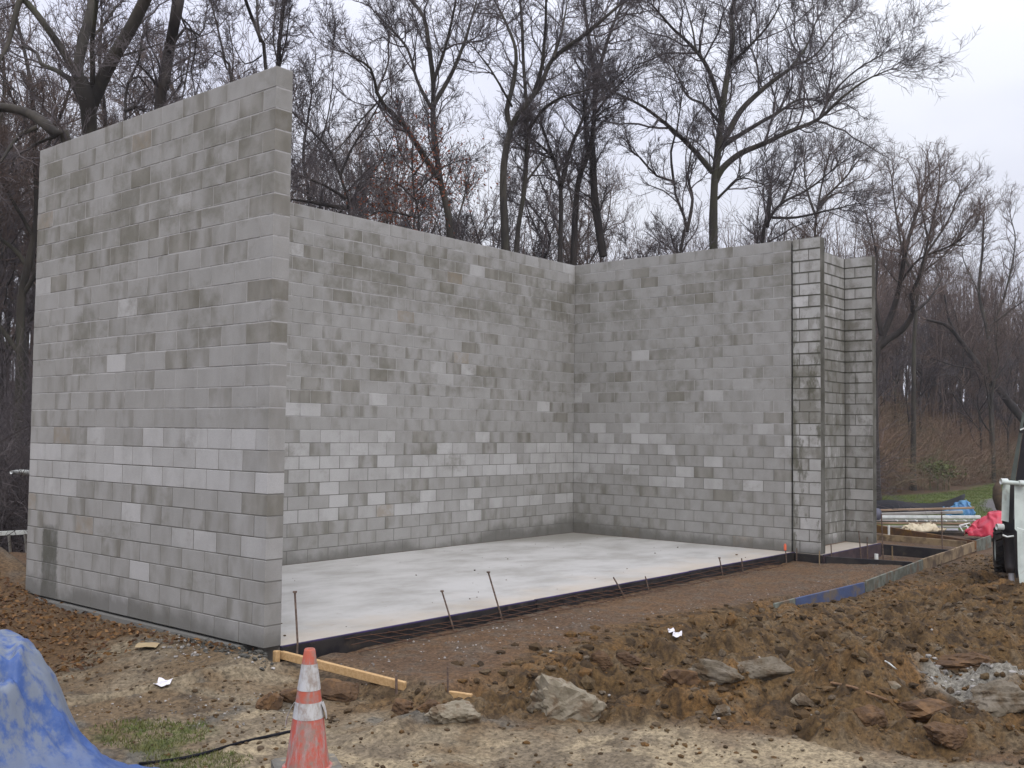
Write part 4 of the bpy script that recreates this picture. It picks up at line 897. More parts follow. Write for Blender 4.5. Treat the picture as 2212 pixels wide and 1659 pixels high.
V, F = clods(px_poly([(430, 1480), (900, 1560), (2300, 1600), (2300, 1720), (300, 1720), (300, 1600)]), 1300, .004, .03, g, 5., sink=.45)
V, F = cat_geo([(V, F), clods(px_poly([(60, 1440), (540, 1420), (620, 1480), (720, 1560), (600, 1600), (300, 1560), (130, 1520)]), 900, .004, .026, g, 5., sink=.45)])
put('dirt_crumbs', fast_mesh('dirt_crumbs', V, F, False), cm_, kind='stuff', label='small crumbs of mud strewn over the pale sand')
gv, nt, b = new_mat('gravel_stone', .8); rnd = nt.nodes.new('ShaderNodeNewGeometry').outputs['Random Per Island']
cr = nt.nodes.new('ShaderNodeValToRGB'); nt.links.new(rnd, cr.inputs['Fac']); cr.color_ramp.elements[0].color = (.10, .09, .075, 1); cr.color_ramp.elements[1].color = (.38, .36, .33, 1)
nt.links.new(cr.outputs[0], b.inputs['Base Color'])
V, F = cat_geo([clods(px_poly([(740, 1440), (1000, 1370), (1300, 1330), (1300, 1370), (1000, 1440), (800, 1470)], -.2), 260, .003, .013, g, 2, avoid=False), clods(px_poly([(330, 1390), (560, 1425), (560, 1470), (380, 1460)]), 420, .004, .022, g, 4, avoid=False), clods(px_poly([(150, 1540), (620, 1500), (640, 1570), (300, 1580)]), 260, .003, .012, g, 3), clods(PATCH_CLAY, 130, .008, .04, g, 4), clods(mudp, 170, .005, .025, g, 4), clods(px_poly([(1000, 1420), (1690, 1290), (1900, 1230), (1700, 1300)]), 120, .003, .012, g, 2)])
put('gravel', fast_mesh('gravel', V, F, False), gv, kind='stuff', label='pale gravel chips scattered over the soil')
q = np.stack([g.uniform(.5, 10.8, 45), g.uniform(.05, 4.3, 45)], 1); s = .006+.018*g.uniform(0, 1, 45)**4
V = (I1[None]*(1+g.normal(0, .15, (45, len(I1), 1)))*s[:, None, None]*np.array([1, 1, .5]) + np.concatenate([q, (s*.4)[:, None]], 1)[:, None, :]).reshape(-1, 3)
put('slab_crumbs', fast_mesh('slab_crumbs', V, (F1[None]+(np.arange(45)*len(I1))[:, None, None]).reshape(-1, 3)), cm_, kind='stuff', label='dark crumbs lying on the white floor slab')

md = px_poly([(400, 1372), (470, 1380), (575, 1402), (572, 1420), (500, 1412), (420, 1392)], -.05)
V, F = clods(md, 420, .006, .035, g, 3., avoid=False)
put('mortar_droppings', fast_mesh('mortar_droppings', V, F, False), simple('mortar_dark', (.085, .082, .07), (.05, .048, .04), 12, .9), kind='stuff', label='dark mortar droppings along the foot of the near wall corner')
# ------------------------------------------------------------------ rocks and lumps one can point at
ROCK_PALE = simple('concrete_lump', (.26, .225, .165), (.17, .145, .10), 9, .95, bs=.8, bd=.03, c3=(.15, .11, .07), s3=7, lo3=.48, hi3=.62)
ROCK_GREY = simple('grey_mud_slab', (.165, .14, .105), (.11, .09, .062), 9, .95, bs=.8, bd=.03, c3=(.085, .06, .035), s3=6, lo3=.5, hi3=.66)
ROCK_BROWN = simple('clay_lump', (.105, .062, .032), (.07, .042, .024), 12, .95, bs=.8, bd=.03, c3=(.15, .085, .04), s3=5)
def rock(u, v, depth_px, wpx, hpx, mat, label, seed, flat=.6, name='mud_lump', cat='rock', group='lumps in the churned ground', tilt=0.):
    g = np.random.default_rng(seed); p = surf(u, v); d = (p-CAM)@AF; w = wpx*d/FPX/2*1.05; h = hpx*d/FPX
    pn = nrm(g.normal(0, 1, (16, 3))*np.array([1, 1, .8])); pd = g.uniform(.62, .98, 16)                       # broken faces
    dt = I3@pn.T; rad = np.where(dt > .05, pd/np.maximum(dt, .05), 9).min(1).clip(.4, 1.25); V = I3*rad[:, None]*1.22
    f = sum(a*np.sin(V@g.normal(0, k, 3)+g.uniform(0, 6)) for a, k in ((.05, 3.5), (.045, 8), (.035, 14), (.03, 25), (.02, 40)))
    V = V*(1+f[:, None])
    V = V*np.array([w, w*flat, h*.52]); V[:, 2] += V[:, 0]*tilt
    W = V[:, :1]*RT + V[:, 1:2]*FW + V[:, 2:]*UP; root_p = p + FW*w*flat*.6 + UP*h*.2
    return put(name, fast_mesh(name, W, F3, False), mat, loc=root_p, label=label, category=None) if False else tag(put(name, fast_mesh(name, W, F3, False), mat, loc=root_p), label, cat, group)
rock(1230, 1548, 0, 158, 85, ROCK_PALE, 'largest pale lump of broken concrete in the foreground mud', 1, .6, 'concrete_lump', tilt=-.1)
rock(985, 1558, 0, 92, 55, ROCK_PALE, 'smaller pale concrete lump left of the largest pale one', 2, .6, 'concrete_lump')
rock(577, 1532, 0, 58, 42, ROCK_BROWN, 'rounded dark brown clod left of the traffic cone', 3, .7, tilt=.25)
rock(640, 1520, 0, 60, 40, ROCK_BROWN, 'brown clod half hidden behind the left side of the cone', 4, .7)
rock(712, 1512, 0, 80, 38, ROCK_BROWN, 'flat brown mud lump behind the right side of the cone', 5, .7)
rock(868, 1535, 0, 48, 30, ROCK_BROWN, 'reddish brown lump between the cone and the smaller concrete lump', 6, .7)
rock(921, 1540, 0, 42, 26, ROCK_BROWN, 'rounded brown lump touching the smaller concrete lump on its left', 7, .7)
rock(1545, 1470, 0, 105, 50, ROCK_GREY, 'tilted grey mud slab below the dark pit, left of its twin', 8, .35, tilt=-.05)
rock(1640, 1462, 0, 95, 42, ROCK_GREY, 'grey broken slab below the dark pit, right of its twin', 9, .35)
rock(1487, 1480, 0, 70, 38, ROCK_BROWN, 'brown clod in front of the tilted grey slab', 10, .7)
rock(1360, 1440, 0, 50, 30, ROCK_BROWN, 'brown clod on the heap above the largest concrete lump', 11, .7)
rock(1300, 1440, 0, 46, 30, ROCK_BROWN, 'dark clod above the upper left edge of the largest concrete lump', 12, .7)
rock(2110, 1440, 0, 110, 30, ROCK_BROWN, 'long brown clod above the pale clay patch', 13, .5)
rock(2170, 1530, 0, 120, 62, ROCK_GREY, 'large grey brown clod at the right edge below the pale clay patch', 14, .6)
rock(2000, 1555, 0, 150, 42, ROCK_BROWN, 'long dark overhanging clod near the right foreground', 15, .5)
rock(1890, 1560, 0, 60, 40, ROCK_BROWN, 'rounded clod at the left end of the long overhanging one', 16, .6)
rock(1730, 1518, 0, 30, 24, ROCK_PALE, 'small square pale stone on the right foreground mud', 17, .6, 'stone')
rock(1925, 1488, 0, 36, 22, ROCK_PALE, 'small striped pale stone above the long overhanging clod', 18, .6, 'stone')
rock(2060, 1610, 0, 90, 50, ROCK_BROWN, 'crumbling clod low in the right foreground', 19, .6)
rock(1560, 1548, 0, 40, 24, ROCK_GREY, 'small grey stone at the lower edge of the mud heap', 20, .6, 'stone')
# sticks and roots
def stick(name, pts, r, mat, label, lift=.02):
    W = []
    for u, v in pts:
        W.append(surf(u, v, lift+.015))
    return tag(MB().tube(spline(W, .05), r, 6).build(name, mat, smooth_=True), label, 'stick', 'sticks in the churned ground')
ROOT = simple('root_wood', (.22, .13, .07), (.15, .09, .05), 20, .9)
stick('root', [(1795, 1475), (1840, 1484), (1875, 1497), (1915, 1512)], .012, ROOT, 'pale crooked root lying across the right foreground mud')
stick('stick', [(1390, 1443), (1440, 1452), (1490, 1455)], .010, ROOT, 'thin reddish stick on the mud heap above the largest concrete lump')
stick('stick', [(1912, 1428), (1922, 1434), (1935, 1445)], .007, WHITEP, 'short white splinter on the mud at the right')

# ------------------------------------------------------------------ traffic cone
cp = atz(664, 1652, -.24)
for _ in range(3): cp = atz(664, 1652, gz1(cp[0], cp[1])+.03)
cd = (cp-CAM)@AF; k = cd/FPX
cone = thing('traffic_cone', cp-UP*.03, 'scuffed orange and white traffic cone in the foreground', 'traffic cone')
def cone_mat(name, c1, worn, amt):
    m, nt, b = new_mat(name, .6); P = pos(nt)
    sc = noise(nt, N(nt, 'ShaderNodeMapping', {'Vector': P, 'Scale': (26, 26, 5)}).outputs[0], 1.0, 6, .75); bl_ = noise(nt, P, 9, 5, .65)
    c = mixc(nt, step_(nt, sc, .44, .64, 0, amt), c1, worn); c = mixc(nt, step_(nt, bl_, .46, .68, 0, amt), c, (.25, .19, .155)); nt.links.new(c, b.inputs['Base Color']); bump(nt, b, sc, .15, .003); return m
C_OR = cone_mat('cone_orange', (.45, .095, .065), (.36, .26, .24), .95); C_OR2 = cone_mat('cone_orange_scuffed', (.42, .10, .06), (.30, .2, .18), .9); C_WH = cone_mat('reflective_white', (.47, .465, .45), (.30, .265, .225), .85)
Hc = 247*k; rt_, rb_ = 12*k, 47*k
def cr_(t): return rt_ + (rb_-rt_)*t**.96      # t from the tip (0) to the foot (1)
def cseg(name, t0, t1, mat, out=0., n=40, dent=0.):
    m = MB(); ts = np.linspace(t0, t1, 6); prof = [(cr_(t)+out, Hc*(1-t)+.03) for t in ts]
    m.lathe(cp-UP*.03, prof, n)
    if dent:
        V = np.array(m.V); c0 = V[:, :2]-cp[:2]; a = np.arctan2(c0[:, 1], c0[:, 0]); V[:, :2] = cp[:2] + c0*(1+dent*np.sin(a*3+V[:, 2:3].ravel()*9))[:, None]; m.V = [tuple(v) for v in V]
    return m.build(name, mat, cone, True)
MB().lathe(cp-UP*.03, [(rt_*.55, Hc-.002), (rt_*.8, Hc+.028), (rt_, Hc+.03)][:2] + [(rt_*.86, Hc+.035), (rt_, Hc+.024), (cr_(.128), Hc*(1-.128)+.03)], 32).build('cone_tip', C_OR2, cone, True)
cseg('reflective_band', .122, .345, C_WH, .002, dent=.008); cseg('cone_collar', .335, .452, C_OR2, 0); cseg('reflective_band', .446, .585, C_WH, .002, dent=.01); cseg('cone_body', .58, 1.0, C_OR, 0, dent=.006)
m = MB(); m.lathe(cp-UP*.03, [(rb_, .03), (rb_*1.14, .028), (rb_*1.16, .012), (rb_, .010)], 32); m.build('cone_foot_ring', C_OR, cone, True)
sq = .215; cs = [(-sq+.03, -sq), (sq-.03, -sq), (sq, -sq+.03), (sq, sq-.03), (sq-.03, sq), (-sq+.03, sq), (-sq, sq-.03), (-sq, -sq+.03)]
ca, sa = math.cos(.35), math.sin(.35); V = [cp-UP*.03 + RT*(x*ca-y*sa) + FW*(x*sa+y*ca) + UP*z for z in (-.02, .026) for x, y in cs]
MB().add(V, [tuple(range(7, -1, -1)), tuple(range(8, 16))] + [(i, (i+1) % 8, 8+(i+1) % 8, 8+i) for i in range(8)]).build('base', simple('cone_base_rubber', (.17, .165, .14), (.10, .095, .085), 12, .9, c3=(.30, .25, .17), s3=6), cone)
for sgn, t0, t1, L_ in ((-1, .46, .66, .05), (1, .46, .60, .02)):   # torn sleeve flaps
    m = MB(); pr = []
    for i in range(6):
        s = i/5; t = t0+(t1-t0)*s; o_ = cr_(t)+.003+L_*math.sin(s*1.6)*(1-.3*s)
        for w_ in (-.035, .035): pr.append(cp-UP*.03 + RT*sgn*o_ + FW*w_*(1-.5*s) + UP*(Hc*(1-t)+.03))
    for i, pnt in enumerate(list(pr)): pr.append(pnt + RT*sgn*.0025)
    m.add(pr, [(2*i, 2*i+1, 2*i+3, 2*i+2) for i in range(5)] + [(12+2*i+2, 12+2*i+3, 12+2*i+1, 12+2*i) for i in range(5)] + [(2*i, 2*i+2, 14+2*i, 12+2*i) for i in range(5)] + [(12+2*i+1, 14+2*i+1, 2*i+3, 2*i+1) for i in range(5)] + [(0, 12, 13, 1), (10, 11, 23, 22)])
    m.build('sleeve_flap', C_WH, cone)

# ------------------------------------------------------------------ blue tarp over a heap
ns, nd = 150, 130; S = np.linspace(-4.6, -1.6, ns); SS, TT = np.meshgrid(S, np.linspace(0, 1, nd)); DMAX = np.where(SS < -2.8, 7.12 + .35*smooth(-2.8, -3.3, SS), 7.12-(SS+2.8)*.42) + .05*fbm(SS*3, SS*0, 3, 199); DD = 5.1 + (DMAX-5.1)*TT
prof_s = [-4.6, -3.6, -3.2, -3.0, -2.9, -2.83, -2.76, -2.66, -2.5, -2.3, -2.1, -1.9, -1.55]; prof_h = [.78, .87, .875, .83, .73, .60, .455, .32, .20, .11, .055, .02, .0]
hh = np.interp(SS - .06*(DD-6.4) + .05*fbm(DD*2.2, SS*.6, 3, 200), prof_s, prof_h)
fall = smooth(0, .75, DMAX-DD)*smooth(4.8, 5.8, DD)
XX = CX + FW[0]*DD + RT[0]*SS; YY = CY + FW[1]*DD + RT[1]*SS; gr = ground_z(XX, YY)
wr = .09*np.abs(fbm(SS*1.6-DD*1.1, DD*.5+SS*.3, 2, 230)) - .06*np.abs(fbm(SS*2.6+DD*.8, DD*.7-SS*.6, 3, 240)) + .030*fbm(SS*2.2+DD*.6, DD*1.1, 3, 210) + .016*np.abs(fbm(SS*4.5+DD*1.5, DD*1.6, 3, 215)) + .008*fbm(SS*14, DD*9, 3, 220)
fold = .085*np.exp(-((DD-5.98-.28*np.sin((SS+3.2)*2.4))/.05)**2)*smooth(-3.9, -3.4, SS)*(1-smooth(-2.75, -2.55, SS)) - .05*np.exp(-((DD-5.90-.28*np.sin((SS+3.2)*2.4))/.045)**2)*smooth(-3.9, -3.4, SS)*(1-smooth(-2.75, -2.55, SS))
fold2 = .05*np.exp(-((SS+2.98+.1*np.sin(DD*5))/.035)**2)*smooth(6.9, 6.2, DD) - .04*np.exp(-((SS+3.05+.1*np.sin(DD*5))/.04)**2)*smooth(6.9, 6.2, DD)
c1_ = fbm(SS*1.9+DD*.9, DD*1.2-SS*.4, 2, 250); c2_ = fbm(SS*3.4-DD*1.3, DD*2.1+SS*.5, 2, 255); wr = wr + .022*np.exp(-(c1_/.06)**2) + .009*np.exp(-(c2_/.07)**2)
ZZ = gr + .012 + .035*smooth(0, .15, DMAX-DD) + hh*fall + (wr+fold+fold2)*np.clip(hh*fall*4+.15, 0, 1)
idx = np.arange(ns*nd).reshape(nd, ns); Q = np.stack([idx[:-1, :-1], idx[:-1, 1:], idx[1:, 1:], idx[1:, :-1]], -1).reshape(-1, 4)
tm, nt, b = new_mat('tarp_blue', .5); b.inputs['Specular IOR Level'].default_value = .35; P = pos(nt)
w1 = noise(nt, N(nt, 'ShaderNodeMapping', {'Vector': P, 'Scale': (1, 1, .55), 'Rotation': (.3, .2, .4)}).outputs[0], 3.0, 6, .7); w2 = noise(nt, P, 15, 5, .7)
hz = step_(nt, N(nt, 'ShaderNodeSeparateXYZ', {0: P}).outputs[2], -.15, .3)
wear = math_(nt, 'MULTIPLY', step_(nt, math_(nt, 'ADD', w1, math_(nt, 'MULTIPLY', w2, .35)), .58, .74), math_(nt, 'ADD', math_(nt, 'MULTIPLY', hz, .7), .12), clamp=True)
c = mixc(nt, wear, mixc(nt, step_(nt, w2, .35, .65), (.04, .085, .24), (.055, .11, .28)), (.185, .205, .215)); c = mixc(nt, step_(nt, noise(nt, P, 7, 6, .75), .62, .74, 0, .6), c, (.24, .22, .19))
nt.links.new(c, b.inputs['Base Color']); bump(nt, b, w2, .3, .006)
tarp = put('blue_tarp', fast_mesh('blue_tarp', np.stack([XX, YY, ZZ], -1).reshape(-1, 3), Q, True), tm); tag(tarp, 'worn bright blue tarpaulin draped over a heap in the near left corner', 'tarp')
sm = tarp.modifiers.new('thickness', 'SOLIDIFY'); sm.thickness = .004
# cable from the tarp to behind the cone
W = []
for u, v in ((300, 1650), (360, 1643), (430, 1630), (520, 1604), (600, 1586), (640, 1578), (700, 1574)):
    p = atz(u, v, -.22)
    for _ in range(4): p = atz(u, v, gz1(p[0], p[1])+.012)
    W.append(p)
tag(MB().tube(spline(W, .06), .011, 8).build('cable', BLACKP, smooth_=True), 'black cable lying on the ground from the tarp to behind the cone', 'cable')
# litter
def scrap(u, v, wpx, hpx, mat, label, seed, name='paper_scrap', cat='litter'):
    g = np.random.default_rng(seed); p = surf(u, v, .03)
    d = (p-CAM)@AF; w, h = wpx*d/FPX, hpx*d/FPX*1.2; n = 7; V = []
    for j in range(n):
        for i in range(n):
            x, y = i/(n-1)-.5, j/(n-1)-.5
            q = p + RT*w*(x+.18*y*math.sin(seed)+g.normal(0, .02)) + UP*(h*(.25+y*.4+.2*math.sin(x*6+seed)*math.cos(y*5)+g.normal(0, .04))) + FW*(w*.8*y+g.normal(0, .004))
            V.append(q)
    F = [(j*n+i, j*n+i+1, (j+1)*n+i+1, (j+1)*n+i) for j in range(n-1) for i in range(n-1)]
    o = MB().add(V, F).build(name, mat); o.modifiers.new('thickness', 'SOLIDIFY').thickness = .002; return tag(o, label, cat, 'litter on the site')
PAPER = simple('white_paper', (.72, .70, .74), (.6, .58, .6), 10, .7)
scrap(352, 1478, 30, 16, PAPER, 'crumpled white paper on the soil before the left wall', 1)
scrap(1463, 1374, 20, 14, PAPER, 'bright white scrap on the mud heap, lower of two', 2); scrap(1450, 1364, 14, 9, PAPER, 'small white scrap on the mud heap, upper of two', 3)
scrap(318, 1394, 46, 4, simple('pale_splinter', (.42, .33, .18), (.35, .26, .15), 9, .8), 'pale flat wood splinter on the soil beside the left wall', 4, 'wood_splinter', 'wood scrap')

# ------------------------------------------------------------------ stacked materials and sheets beyond the pier
def pxbar(u0, v0, u1, v1, d0, d1, w, h, mat, name, label, cat, group='pipes and lumber stacked beyond the pier', rnd=False, sub='bar'):
    a, b_ = at(u0, v0, d0), at(u1, v1, d1); root = thing(name, (a+b_)/2, label, cat, group); m = MB()
    if rnd: m.tube([a, a*.5+b_*.5, b_], h/2, 14)
    else: m.bar(a, b_, w, h, ch=min(w, h)*.12)
    m.build(sub, mat, root, rnd); return root
LUMB = simple('lumber_tan', (.33, .23, .15), (.25, .17, .11), 2, .8); LUMBG = simple('lumber_grey', (.36, .34, .31), (.26, .24, .22), 2, .8)
GALV = simple('galvanised_steel', (.52, .52, .55), (.42, .42, .45), 3, .4, spec=.5); PVC = simple('grey_pvc', (.13, .13, .165), (.10, .10, .13), 2, .5)
pxbar(1840, 1104, 2105, 1097, 27.6, 26.6, .14, .05, LUMB, 'lumber', 'long tan plank on top of the stack', 'lumber', sub='plank')
pxbar(1840, 1113, 2080, 1106, 27.3, 26.4, .14, .075, LUMBG, 'lumber', 'grey plank under the long tan one', 'lumber', sub='plank')
pxbar(1845, 1108, 1897, 1111, 26.0, 25.4, .3, .30, PVC, 'pvc_pipe', 'fat grey plastic pipe end poking out beside the pier', 'pipe', rnd=True, sub='pipe')
pxbar(1845, 1117, 2118, 1117, 26.4, 25.6, .1, .075, WHITEP, 'white_rail', 'white rail lying on the stack under the planks', 'pipe', sub='rail')
for i, (v, lb) in enumerate(((1125, 'top galvanised rail with rivets under the white rail'), (1131, 'second galvanised rail of the stack'), (1138, 'third galvanised rail, behind the cream sack'), (1144, 'lowest galvanised rail of the stack'))):
    r_ = pxbar(1845, v-1, 2112-14*i, v, 26.0-.15*i, 25.2-.15*i, .10, .04, (LUMBG, LUMB, LUMBG, GALV)[i], 'galvanised_rail', lb.replace('galvanised', 'metal grey'), 'rail', sub='rail')
    if i == 0:
        for j in range(9):
            p = at(1935+j*21, v-1, 25.2); MB().tube([p, p-FW*.12], .02, 8).build('rivet', WHITEP, r_)
pxbar(1850, 1150, 2080, 1152, 25.6, 24.9, .6, .10, simple('shadowed_skid', (.05, .04, .03), (.03, .025, .02), 3, .9), 'timber_skid', 'dark timber skid under the stack', 'lumber', sub='plank')  # shade under the stack is put into the skid's dark colour
def sheet(name, rows, mat, label, cat, thick=.004, smooth_=True, crumple=0., seed=0):
    """rows of points of equal count -> a draped sheet"""
    R_ = np.array([spline(r, .12)[np.linspace(0, len(spline(r, .12))-1, 24).astype(int)] for r in rows]); n = len(R_)
    if crumple: R_[1:-1] += np.random.default_rng(seed+70).normal(0, crumple, R_[1:-1].shape)
    idx = np.arange(n*24).reshape(n, 24); Q = np.stack([idx[:-1, :-1], idx[:-1, 1:], idx[1:, 1:], idx[1:, :-1]], -1).reshape(-1, 4)
    o = put(name, fast_mesh(name, R_.reshape(-1, 3), Q, smooth_), mat); o.modifiers.new('sub', 'SUBSURF').render_levels = 1; o.modifiers.new('thickness', 'SOLIDIFY').thickness = thick
    return tag(o, label, cat)
top = [(1830, 1086), (1890, 1079), (1925, 1077), (1970, 1084), (2020, 1085), (2055, 1076), (2084, 1064)]
mid = [(1830, 1098), (1890, 1090), (1925, 1088), (1970, 1090), (2020, 1091), (2055, 1084), (2086, 1073)]
low = [(1830, 1104), (1890, 1100), (1925, 1100), (1970, 1100), (2020, 1098), (2050, 1096), (2080, 1082)]
sheet('black_plastic_sheet', [[at(u, v+6, 29.6) for u, v in top], [at(u, v, 29.2) for u, v in top], [at(u, v, 28.6) for u, v in mid], [at(u, v, 28.3) for u, v in low], [at(u, v+7, 28.2) for u, v in low]], BLACKP, 'black plastic sheet draped in a wave behind the stacked lumber', 'plastic sheet')
def mound(name, rows, mat, label, cat, amp=.03, seed=1):
    """closed lumpy cover: outline of the photograph given depth"""
    return sheet(name, rows, mat, label, cat)
TEAL = simple('teal_tarp', (.05, .16, .33), (.09, .25, .36), 3, .5, spec=.4); REDT = simple('red_plastic', (.55, .035, .06), (.42, .03, .06), 3, .4, spec=.4, bs=.4, bd=.02); SACK = simple('cream_sack', (.55, .48, .34), (.45, .38, .26), 4, .8)
def heap(name, outline, depth, half, mat, label, cat, seed=1, base_v=None):
    """a rounded heap whose silhouette follows outline [(u, v_top)] down to base_v, half metres deep both ways"""
    g = np.random.default_rng(seed); rows = []
    for k in (-1., -.85, -.65, -.45, -.22, 0., .22, .45, .65, .85, 1.):
        f = math.sqrt(max(0, 1-k*k)); r = []
        for i, (u, v) in enumerate(outline):
            e = math.sin(math.pi*i/(len(outline)-1))
            vb = base_v if not callable(base_v) else base_v(u)
            r.append(at(u, vb+(v-vb)*f, depth) + FW*k*half*(.25+.75*e) + g.normal(0, .012, 3)*f)
        rows.append(r)
    return sheet(name, rows, mat, label, cat, .006, crumple=.05, seed=seed)
heap('blue_tarp', [(2040, 1098), (2060, 1094), (2075, 1086), (2084, 1080), (2092, 1090), (2103, 1110)], 27.8, .5, TEAL, 'small teal blue tarp bundle at the end of the black plastic sheet', 'tarp', 3, lambda u: 1112)
heap('red_tarp', [(2086, 1150), (2104, 1140), (2120, 1122), (2140, 1110), (2160, 1100), (2176, 1112), (2190, 1150)], 23.6, .55, REDT, 'crumpled red plastic tarp beside the wheel of the loader', 'tarp', 4, lambda u: 1156)
heap('cement_sack', [(1952, 1139), (1966, 1134), (1980, 1133), (1992, 1131), (2010, 1130), (2020, 1138), (2040, 1144)], 24.6, .3, SACK, 'slumped cream coloured sack on the muddy plank', 'sack', 5, lambda u: 1146)
# small white scaffold brace frame
fr = thing('brace_frame', at(2085, 1145, 24.2), 'small white cross braced frame lying beside the red tarp', 'frame')
for a, b_ in (((2072, 1135), (2080, 1148)), ((2080, 1148), (2102, 1140)), ((2102, 1140), (2094, 1130)), ((2094, 1130), (2072, 1135)), ((2086, 1131), (2092, 1144)), ((2072, 1135), (2102, 1140))):
    MB().tube([at(*a, 24.3), at(*b_, 24.1)], .013, 6).build('brace_bar', WHITEP, fr)
# curled brown post beyond the loader
MB_ = MB(); pst = thing('stump', at(2164, 1108, 33), 'curved brown tree stump standing at the edge of the path', 'stump')
MB().tube([at(2168, 1112, 33), at(2162, 1096, 33), at(2156, 1075, 33), at(2154, 1055, 33), at(2157, 1040, 33)], [.12, .16, .17, .13, .07], 10).build('trunk', simple('stump_bark', (.10, .07, .045), (.06, .042, .03), 8, .95, bs=.8, bd=.03), pst, True)

# ------------------------------------------------------------------ compact loader at the right edge
ld = thing('skid_loader', atz(2215, 1292, -.25), 'white armed compact loader parked in the mud at the right edge', 'loader')
def lp(s_px, v, d): return at(s_px, v, d)
WARM = simple('loader_white', (.62, .68, .62), (.5, .55, .5), 5, .5, spec=.4, c3=(.3, .27, .22), s3=4, lo3=.6, hi3=.75)
LBLK = simple('loader_black', (.012, .011, .014), (.025, .02, .018), 5, .5, spec=.4)
def plate(name, quad, d, th, mat):
    """flat steel plate: outline in the photograph at distance d, th metres thick"""
    a = [at(u, v, d) for u, v in quad]; n = len(a); rd = ray(2195, 1100); rd = nrm(np.array([rd[0], rd[1], 0])); b_ = [p + rd*th for p in a]
    return MB().add(a+b_, [tuple(range(n-1, -1, -1)), tuple(range(n, 2*n))] + [(i, (i+1) % n, n+(i+1) % n, n+i) for i in range(n)]).build(name, mat, ld)
plate('lift_arm', [(2166, 1041), (2182, 1043), (2179, 1128), (2163, 1124), (2164, 1090)], 15.2, .09, WARM)
plate('lift_arm', [(2191, 1043), (2214, 1046), (2216, 1150), (2207, 1158), (2192, 1143)], 15.0, .09, WARM)
plate('arm_leg', [(2197, 1140), (2216, 1146), (2222, 1292), (2206, 1288), (2199, 1230)], 14.7, .10, WARM)
plate('tilt_link', [(2180, 1046), (2192, 1048), (2189, 1148), (2166, 1142), (2176, 1095)], 15.28, .06, LBLK)
plate('body', [(2164, 1120), (2204, 1122), (2212, 1200), (2196, 1250), (2184, 1215), (2168, 1165)], 15.35, 1.4, LBLK)
for (u, v, d) in ((2169, 1040, 15.15), (2208, 1044, 14.95), (2160, 1138, 15.1), (2208, 1152, 14.85)):
    p = at(u, v, d); MB().tube([p-RT*.05, p+RT*.05], .045, 12).build('pivot_pin', WHITEP, ld, True)
MB().tube([at(2166, 1041, 15.1), at(2214, 1045, 14.9)], .032, 10).build('cross_tube', WARM, ld, True)
MB().tube([at(2178, 1155, 15.1), at(2183, 1225, 14.9), at(2184, 1238, 14.88)], [.075, .075, .06], 14).build('hydraulic_cylinder', LBLK, ld, True)
MB().tube([at(2184, 1235, 14.9), at(2187, 1285, 14.75)], .04, 12).build('cylinder_rod', GALV, ld, True)
MB().tube([at(2166, 1156, 15.0), at(2176, 1160, 14.95), at(2190, 1158, 14.9)], .014, 8).build('shackle', WHITEP, ld, True)
plate('cab_post', [(2181, 1044), (2192, 1044), (2216, 880), (2208, 895)], 15.9, .10, simple('cab_post_green', (.10, .115, .10), (.07, .08, .07), 5, .5))
plate('cab_screen', [(2193, 1044), (2240, 1044), (2240, 900), (2215, 900)], 15.95, .03, LBLK)
plate('work_light', [(2200, 928), (2216, 922), (2218, 936), (2203, 936)], 15.7, .08, LBLK); plate('lamp_lens', [(2203, 927), (2216, 922), (2216, 925), (2204, 930)], 15.67, .02, WHITEP)
# the rest of the machine, standing just past the edge of the picture
def lbox(name, s0, s1, d0, d1, z0, z1, mat, slope=0.):
    B = np.array([CX, CY, 0.]); c = [B + RT*s_ + FW*d_ + UP*z_ for z_, sh in ((z0, 0), (z1, slope)) for s_, d_ in ((s0+sh, d0), (s1-sh, d0), (s1-sh, d1), (s0+sh, d1))]
    o = MB().hexa(c).build(name, mat, ld); m_ = o.modifiers.new('round', 'BEVEL'); m_.width = .03; m_.segments = 2; return o
lbox('engine_body', 8.42, 9.75, 15.3, 16.55, .05, 1.0, WARM, .05); lbox('cab_floor', 8.36, 9.8, 15.25, 16.5, 1.0, 1.3, LBLK)
for s_ in (8.5, 9.65):
    for d_ in (15.4, 16.4): lbox('cab_pillar', s_-.04, s_+.04, d_-.04, d_+.04, 1.3, 2.42, LBLK)
lbox('cab_roof', 8.42, 9.75, 15.3, 16.5, 2.42, 2.52, LBLK, .05); lbox('seat', 8.8, 9.3, 15.8, 16.2, 1.3, 1.75, LBLK, .03)
lbox('lift_arm', 9.85, 9.95, 15.0, 16.6, .95, 1.15, WARM); lbox('bucket', 8.2, 9.9, 14.2, 14.6, -.2, .25, LBLK, .03)
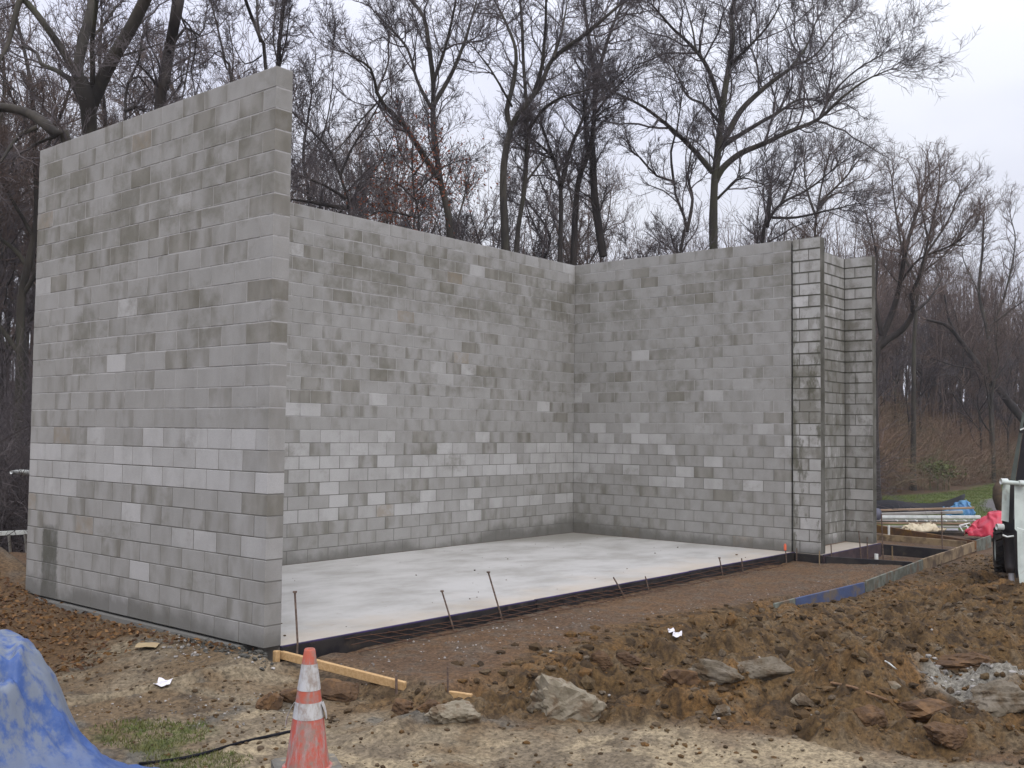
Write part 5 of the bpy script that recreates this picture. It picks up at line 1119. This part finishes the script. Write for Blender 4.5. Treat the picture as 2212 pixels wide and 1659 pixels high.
def tyre(u, v, d, R_, w, name='tyre'):
    c = at(u, v, d); ax = nrm(RT*.93-FW*.36); f2 = nrm(np.cross(UP, ax)); m = MB(); n = 36
    prof = [(R_*.55, -w*.42), (R_*.80, -w*.5), (R_*.95, -w*.46), (R_, -w*.3), (R_, w*.3), (R_*.95, w*.46), (R_*.80, w*.5), (R_*.55, w*.42)]
    V = [c + ax*z + (f2*math.cos(a)+UP*math.sin(a))*r for r, z in prof for a in np.arange(n)*2*math.pi/n]
    m.add(V, [(kk*n+i, kk*n+(i+1) % n, (kk+1)*n+(i+1) % n, (kk+1)*n+i) for kk in range(7) for i in range(n)])
    wh = m.build('wheel', RUBBER, ld, True)
    lg = MB()
    for i in range(18):
        for sg in (-1, 1):
            a = 2*math.pi*(i+.5*(sg > 0))/18; rad = f2*math.cos(a)+UP*math.sin(a); tg = -f2*math.sin(a)+UP*math.cos(a)
            lg.bar(c+rad*R_*1.01+ax*sg*w*.03, c+rad*R_*.99+ax*sg*w*.46+tg*R_*.14, .035, .03, up=rad)
    lg.build('tread', RUBBER, wh, loc=None)
    rm_ = MB(); V = [c + ax*z + (f2*math.cos(a)+UP*math.sin(a))*r for r, z in ((.01, -w*.3), (R_*.4, -w*.28), (R_*.56, -w*.4)) for a in np.arange(n)*2*math.pi/n]
    rm_.add(V, [(kk*n+i, kk*n+(i+1) % n, (kk+1)*n+(i+1) % n, (kk+1)*n+i) for kk in range(2) for i in range(n)]); rm_.build('rim', WARM, wh)
tyre(2162, 1188, 16.6, .345, .20); tyre(2262, 1215, 15.2, .345, .24); tyre(2460, 1188, 16.6, .345, .24); tyre(2500, 1215, 15.2, .345, .24)

# ------------------------------------------------------------------ things left of the left wall
la = thing('ladder', at(20, 1165, 16), 'white ladder lying on its side on the leaf heap left of the left wall', 'ladder')
MB().bar(at(-80, 1156, 15.8), at(75, 1149, 16.4), .03, .07, ch=.004).build('side_rail', WHITEP, la)
MB().bar(at(-80, 1215, 15.8), at(75, 1206, 16.4), .03, .07, ch=.004).build('side_rail', WHITEP, la)
for u in (-52, -16, 19, 54): MB().tube([at(u, 1153, 16.05), at(u+5, 1210, 16.05)], .022, 8).build('rung', WHITEP, la, True)
pr = thing('white_pipe', at(40, 1021, 16.5), 'white pipe end sticking out past the far edge of the left wall', 'pipe')
MB().tube([at(24, 1020, 16.4), at(45, 1020, 16.6), at(110, 1024, 17.5)], [.03, .045, .05], 10).build('pipe', WHITEP, pr, True)
sf = [[at(u, v+dv, 18.5+.15*math.sin(u*.05)) for u in (-120, -60, 0, 40, 80, 140) for dv in (0,)] for v in (1098, 1120, 1150, 1185)]
sheet('silt_fence', sf, BLACKP, 'black silt fence cloth standing behind the white ladder', 'silt fence')

# ------------------------------------------------------------------ damp air that softens the far wood
hm = bpy.data.materials.new('haze'); hm.use_nodes = True; ht = hm.node_tree; ht.nodes.clear()
ho = ht.nodes.new('ShaderNodeOutputMaterial'); hv = ht.nodes.new('ShaderNodeVolumePrincipled')
hv.inputs['Color'].default_value = (.92, .93, .97, 1); hv.inputs['Density'].default_value = HAZE; hv.inputs['Anisotropy'].default_value = .2
ht.links.new(hv.outputs[0], ho.inputs['Volume'])
hb = MB(); zl, zh = float(GZ.min())-1, 30.; x0, x1, y0, y1 = float(gx[0])-2, float(gx[-1])+2, float(gy[0])-2, float(gy[-1])+2
hb.hexa([(x0, y0, zl), (x1, y0, zl), (x1, y1, zl), (x0, y1, zl), (x0, y0, zh), (x1, y0, zh), (x1, y1, zh), (x0, y1, zh)]); hb.build('haze', hm, kind='stuff')
